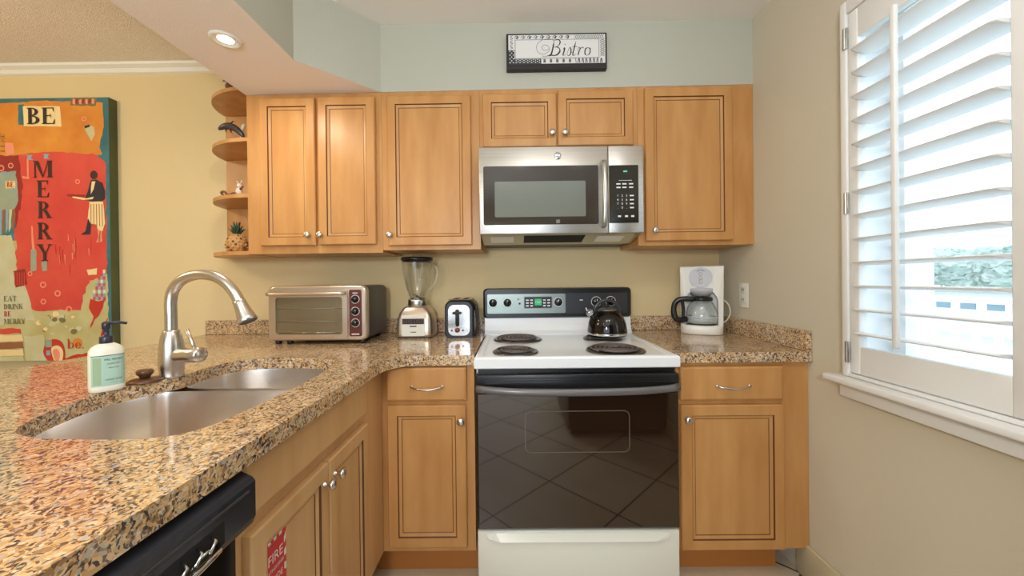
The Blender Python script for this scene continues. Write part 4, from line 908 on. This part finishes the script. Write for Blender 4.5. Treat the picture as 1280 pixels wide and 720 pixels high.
patch('p_deepred', [(111, 374), (120, 378), (130, 374), (124, 390), (116, 400), (110, 412), (114, 396), (109, 386)], 1.0); patch('p_deepred', [(132, 396), (126, 408), (122, 424), (130, 424), (132, 420)], 1)
for (px, py, rr) in ((36, 342, 3), (52, 356, 4), (70, 367, 4), (52, 377, 3.5), (14, 207, 3.5), (2, 210, 4), (84, 387, 4), (97, 228, 3), (106, 150, 3)):
    patch('p_pink', [(px+rr*cos(2*pi*k/14), py+rr*sin(2*pi*k/14)) for k in range(14)]); patch('p_red' if py > 215 and py < 390 else 'p_orange' if py < 190 else 'p_maroon', [(px+rr*.6*cos(2*pi*k/14), py+rr*.6*sin(2*pi*k/14)) for k in range(14)])
for k in range(26):
    px, py = random.uniform(44, 98), random.uniform(392, 418); rr = random.uniform(2, 4.5); patch(random.choice(('p_pale', 'p_cream', 'p_olive', 'p_sage')), [(px+rr*cos(2*pi*q/9), py+rr*.8*sin(2*pi*q/9)) for q in range(9)], .4)
for k in range(16):
    px, py = random.uniform(64, 120), random.uniform(285, 345); patch(random.choice(('p_pink', 'p_deepred')), [(px, py), (px+.9, py), (px+1.2, py+random.uniform(8, 20)), (px+.2, py+8)], .3)
# sandwich, apple, red foot strip
patch('p_deepred', [(-40, 458), (30, 455), (60, 452), (110, 440), (125, 430), (135, 428), (135, 446), (60, 463), (-40, 470)], 1)
patch('p_red', [(-40, 411), (23, 410), (24, 416), (-40, 418)], .8)
for k in range(4): patch(('p_cream', 'p_brown', 'p_cream', 'p_pale')[k], [(-40, 419+9*k), (25, 418+9*k), (27, 426+9*k), (-40, 428+9*k)], .6)
patch('p_pale', [(28, 420), (52, 418), (54, 452), (30, 456)], 1); patch('p_deepred', [(56, 428), (66, 424), (76, 430), (78, 448), (70, 457), (58, 452), (51, 440)], 0, True); patch('p_cream', [(61, 436), (70, 432), (76, 440), (73, 456), (66, 454)], 0, True); patch('p_pink', [(63, 439), (68, 436), (72, 442), (70, 452), (66, 450)], 0, True)
patch('p_greygreen', [(54, 425), (62, 425), (62, 434), (54, 434)]); patch('p_blue', [(55, 438), (60, 438), (60, 444), (55, 444)]); patch('p_orange', [(94+6*cos(2*pi*k/16), 429+6*sin(2*pi*k/16)) for k in range(16)])
# the waiter silhouette
patch('p_skin', [(117.5+4.6*cos(2*pi*k/16), 220+5.4*sin(2*pi*k/16)) for k in range(16)])
patch('p_navy', [(114, 226), (121, 226), (128, 230), (131, 240), (131, 250), (126, 254), (113, 253), (109, 249), (110, 240), (112, 232)], 0)
patch('p_cream', [(115, 228), (119.5, 228), (117, 238), (113.5, 244), (114, 234)]); patch('p_navy', [(110, 240), (113, 252), (106, 251), (107, 246)])
patch('p_cream', [(90, 246), (108, 249), (117, 247), (116, 250), (104, 251), (91, 248)]); patch('p_maroon', [(84, 243), (106, 245), (106, 247.5), (84, 246)], .6)
patch('p_cream', [(112, 253), (129, 253), (131, 280), (128, 290), (122, 288), (120, 282), (112, 280), (109, 275)], .4)
for k in range(5): patch('p_brown', [(113+k*3.4, 256), (114+k*3.4, 256), (113.6+k*3.6, 284), (112.8+k*3.6, 284)])
patch('p_navy', [(110, 274), (113, 281), (112, 294), (100, 294), (106, 290), (108, 282)]); patch('p_pink', [(121, 288), (127, 290), (127, 303), (119, 304), (122, 298)], .4); patch('p_brown', [(124, 290), (125, 290), (124, 303), (122, 303)])
# serif lettering
def glyph(ch):
    P = []; q = lambda x0, y0, x1, y1: P.append([(x0, y0), (x1, y0), (x1, y1), (x0, y1)])
    def st(x, w, s=.07): q(x, 0, x+w, 1); q(x-s, 0, x+w+s, .055); q(x-s, .945, x+w+s, 1)
    def arc(cx, cy, rx, ry, ix, iy, a0, a1, n=14):
        for k in range(n):
            t0, t1 = R(a0+(a1-a0)*k/n), R(a0+(a1-a0)*(k+1)/n)
            P.append([(cx+ix*cos(t0), cy+iy*sin(t0)), (cx+rx*cos(t0), cy+ry*sin(t0)), (cx+rx*cos(t1), cy+ry*sin(t1)), (cx+ix*cos(t1), cy+iy*sin(t1))])
    def dg(x0, y0, x1, y1, w): P.append([(x0, y0), (x0+w, y0), (x1+w, y1), (x1, y1)])
    W_ = .8
    if ch == 'B': st(.1, .18); arc(.28, .755, .34, .245, .17, .19, -90, 90); arc(.28, .26, .42, .26, .24, .205, -90, 90)
    elif ch == 'D': st(.1, .18); arc(.28, .5, .48, .5, .29, .445, -90, 90); W_ = .85
    elif ch == 'E': st(.1, .18); q(.28, .945, .68, 1); q(.28, 0, .72, .055); q(.28, .48, .52, .535); P.append([(.60, 1), (.68, 1), (.68, .74), (.66, .74)]); P.append([(.62, 0), (.72, 0), (.74, .28), (.71, .28)]); q(.49, .38, .52, .63)
    elif ch == 'R': st(.1, .18); arc(.28, .74, .38, .26, .20, .205, -90, 90); P.append([(.34, .5), (.54, .5), (.80, .05), (.60, .05)]); q(.56, 0, .88, .055); W_ = .86
    elif ch == 'M': st(.08, .06); st(.80, .18); P.append([(.08, 1), (.28, 1), (.56, .08), (.50, .0)]); P.append([(.50, 0), (.56, .08), (.84, 1), (.79, 1)]); W_ = 1.08
    elif ch == 'Y': P.append([(.04, 1), (.24, 1), (.52, .45), (.34, .45)]); P.append([(.72, 1), (.78, 1), (.52, .45), (.46, .45)]); q(.34, 0, .52, .46); q(.24, 0, .62, .055); q(-.02, .945, .34, 1); q(.62, .945, .88, 1); W_ = .86
    elif ch == 'A': P.append([(.06, 0), (.12, 0), (.44, .95), (.40, 1)]); P.append([(.60, 0), (.80, 0), (.46, 1), (.36, 1)]); q(.2, .3, .62, .36); q(-.02, 0, .24, .055); q(.5, 0, .9, .055); W_ = .88
    elif ch == 'T': st(.32, .18); q(.02, .94, .80, 1); P.append([(.02, 1), (.08, 1), (.04, .74), (.02, .74)]); P.append([(.74, 1), (.80, 1), (.80, .74), (.78, .74)]); W_ = .84
    elif ch == 'I': st(.1, .18); W_ = .40
    elif ch == 'N': st(.1, .06); st(.72, .06); P.append([(.06, 1), (.26, 1), (.78, 0), (.70, 0)]); W_ = .9
    elif ch == 'K': st(.1, .18); P.append([(.28, .40), (.34, .40), (.74, 1), (.66, 1)]); P.append([(.36, .55), (.54, .58), (.86, 0), (.64, 0)]); q(.54, .945, .86, 1); W_ = .9
    elif ch == 'b': q(.1, 0, .26, 1); q(.02, .95, .26, 1); arc(.40, .32, .30, .32, .15, .27, 0, 360, 20); W_ = .76
    elif ch == 'e': arc(.36, .32, .30, .32, .15, .27, 12, 330, 20); q(.16, .31, .64, .37); W_ = .72
    elif ch == '.': arc(.12, .07, .08, .08, 0, 0, 0, 360, 10); W_ = .3
    return P, W_
le = art; LM = len(art.mats); art.mats += ['p_letter', 'p_deepred', 'p_olive']
def word(s, px, py, hpx, mi=0, sxx=1, dy=0):
    """s starts at px with its baseline at py, in the canvas's drawing units"""
    for ch in s:
        if ch == ' ': px += .4*hpx; continue
        P, W_ = glyph(ch)
        for k, f in enumerate(P):
            pts = []
            for a, b_ in f:
                X, Z = pc_(px+a*hpx*sxx, py-b_*hpx); pts.append((X, -.0484-dy-.00001*k, Z))
            le.poly(pts, LM+mi)
        px += W_*hpx*sxx
word('BE', 35, 156, 20.5, sxx=1.12)
for ch, x, yb_ in (('M', 42, 222.5), ('E', 46, 247), ('R', 46.5, 273), ('R', 46, 299.5), ('Y', 46, 326.5)): word(ch, x, yb_, 21, sxx=1.12 if ch == 'M' else 1.0)
word('EAT', 3, 376, 6.5, 2, 1.0); word('DRINK', 3, 386, 6.5, 2, .95); word('BE', 3, 395, 6.5, 1, .9); word('MERRY', 3, 404.5, 6.5, 2, .92); word('be.', 81, 436, 12, 1, 1.05)
word('BE', 9, 234, 7, 1, .8)
for k, ch in enumerate('IINE'):                                  # sideways print at the left edge
    P, W_ = glyph(ch)
    for f in P:
        pts = []
        for a, b_ in f:
            X, Z = pc_(5-b_*-5-3, 190-k*6-a*6); pts.append((X, -.0484, Z))
        le.poly(pts, LM+2)
art.build('painted_collage', pa, normals=False)

# ================================================================== FIGURINES ON THE END SHELVES
# pineapple, bottom shelf
px, py, pz = -1.432, -.185, SHZ[0]+.0185
pn = thing('pineapple_figurine', 'small tan pineapple ornament on the lowest end shelf', 'ornament', (px, py, pz))
b = MB('pine_tan', 'pine_dark'); b.lathe([(0, 0), (.030, 0), (.040, .012), (.046, .035), (.044, .062), (.034, .085), (.018, .096), (0, .098)], (px, py, pz), 28)
for j in range(6):
    for k in range(12):
        a = 2*pi*(k+.5*(j % 2))/12; z = .012+j*.0145; rr = (.041, .046, .0465, .044, .039, .030)[j]; b.ball((px+rr*cos(a), py+rr*sin(a), pz+z), .0058, 1 if (k+j) % 3 == 0 else 0, 8)
b.build('fruit', pn)
c = MB('pine_green')
for q in range(3):
    for k in range(8):
        a = 2*pi*(k+.4*q)/8; r1 = .040-.012*q; h = .035+.018*q
        c.tube([(px+.008*cos(a), py+.008*sin(a), pz+.092), (px+r1*.7*cos(a), py+r1*.7*sin(a), pz+.092+h*.7), (px+r1*cos(a), py+r1*sin(a), pz+.090+h)], [.006, .006, .001], 6, flat=(1, .4))
c.build('crown', pn)
# reclining frog-like figure, second shelf from below
px, py, pz = -1.436, -.19, SHZ[1]+.0185
g = thing('reclining_figurine', 'small brown and white reclining figurine on the third end shelf down', 'ornament', (px, py, pz))
MB('figure_brown').ball((px-.015, py, pz+.014), .016, sc=(2.0, 1.2, .8)).tube(spline([(px-.05, py, pz+.008), (px-.066, py-.005, pz+.030), (px-.045, py-.01, pz+.034), (px-.03, py-.01, pz+.010)], 5, False), .006, 8).tube(spline([(px-.01, py-.015, pz+.012), (px+.015, py-.03, pz+.022), (px+.03, py-.02, pz+.007)], 5, False), .006, 8).build('body', g)
MB('figure_white', 'figure_red').ball((px+.022, py, pz+.036), .017, sc=(.9, .8, 1.3)).ball((px+.026, py-.002, pz+.066), .012, sc=(1, 1, 1.1)).tube([(px+.02, py, pz+.076), (px+.012, py, pz+.092)], [.004, .002], 8).tube([(px+.032, py, pz+.076), (px+.036, py, pz+.094)], [.004, .002], 8).tube([(px+.034, py-.008, pz+.046), (px+.052, py-.012, pz+.060)], [.005, .004], 8, 1).build('head', g)
# dolphin pair, third shelf
px, py, pz = -1.428, -.185, SHZ[2]+.0185
dl = thing('dolphin_figurine', 'small dark leaping dolphin figurine on the second end shelf down', 'ornament', (px, py, pz))
bd = spline([(px-.076, py-.02, pz+.078), (px-.056, py-.02, pz+.090), (px-.028, py-.018, pz+.096), (px+.004, py-.012, pz+.086), (px+.030, py-.006, pz+.060), (px+.042, py, pz+.034)], 4, False)
rad = [.003+.015*max(0, sin(pi*min(1, (k/(len(bd)-1))*1.02)))**.8 for k in range(len(bd))]
MB('figure_grey', 'figure_red').tube(bd, rad, 14).tube([(px-.018, py-.018, pz+.108), (px-.002, py-.016, pz+.122), (px+.010, py-.014, pz+.116)], [.006, .004, .001], 8, flat=(1, .4)).tube([(px-.036, py-.022, pz+.082), (px-.032, py-.028, pz+.064), (px-.020, py-.03, pz+.054)], [.006, .004, .001], 8, flat=(1, .4)).tube([(px-.014, py-.022, pz+.078), (px-.006, py-.028, pz+.060), (px+.006, py-.03, pz+.050)], [.006, .004, .001], 8, 1, flat=(1, .4)).build('body', dl)
MB('figure_white').tube(spline([(px+.020, py, pz+.002), (px+.030, py+.004, pz+.03), (px+.018, py+.012, pz+.08), (px+.034, py+.012, pz+.118)], 4, False), [.014]+[.010]*6+[.008]*5+[.004], 10).lathe([(0, .0005), (.030, .0005), (.028, .006), (.01, .010), (0, .010)], (px+.02, py, pz), 20).build('wave_stand', dl)
# figure on the top shelf (half hidden by the soffit)
px, py, pz = -1.462, -.185, 2.1610
tf = thing('perched_figurine', 'small dark brown figurine on the topmost end shelf', 'ornament', (px, py, pz))
b = MB('figure_brown')
for a in (-.022, .0, .024): b.tube(spline([(px+a*1.5, py-.02, pz+.0005), (px+a, py-.01, pz+.02), (px+a*.3, py, pz+.045)], 4, False), [.005]*8+[.006], 8)
b.ball((px, py, pz+.058), .018, sc=(1, .9, 1.2)).ball((px-.004, py-.004, pz+.086), .011).tube([(px-.012, py-.006, pz+.086), (px-.026, py-.010, pz+.082)], [.005, .002], 8); b.build('body', tf)

# ================================================================== behind the camera (seen mirrored in the oven door)
rf = thing('refrigerator', 'black refrigerator behind the camera mirrored in the oven door', 'refrigerator', (.77, -2.5, 0))
MB('fridge_black').box(.40, 1.14, -2.86, -2.186, .04, 1.72, bev=.01).box(.43, 1.11, -2.84, -2.21, 0, .0395).build('body', rf)
for z0, z1, h0, h1 in ((.06, 1.15, .72, 1.11), (1.16, 1.72, 1.2, 1.46)):
    o = MB('fridge_black').box(.40, 1.14, -2.182, -2.13, z0, z1, bev=.012).build('door', rf)
    MB('black_plastic').tube([(.45, -2.129, h0), (.45, -2.095, h0+.03), (.45, -2.095, h1-.03), (.45, -2.129, h1)], .012, 10).build('handle', o)
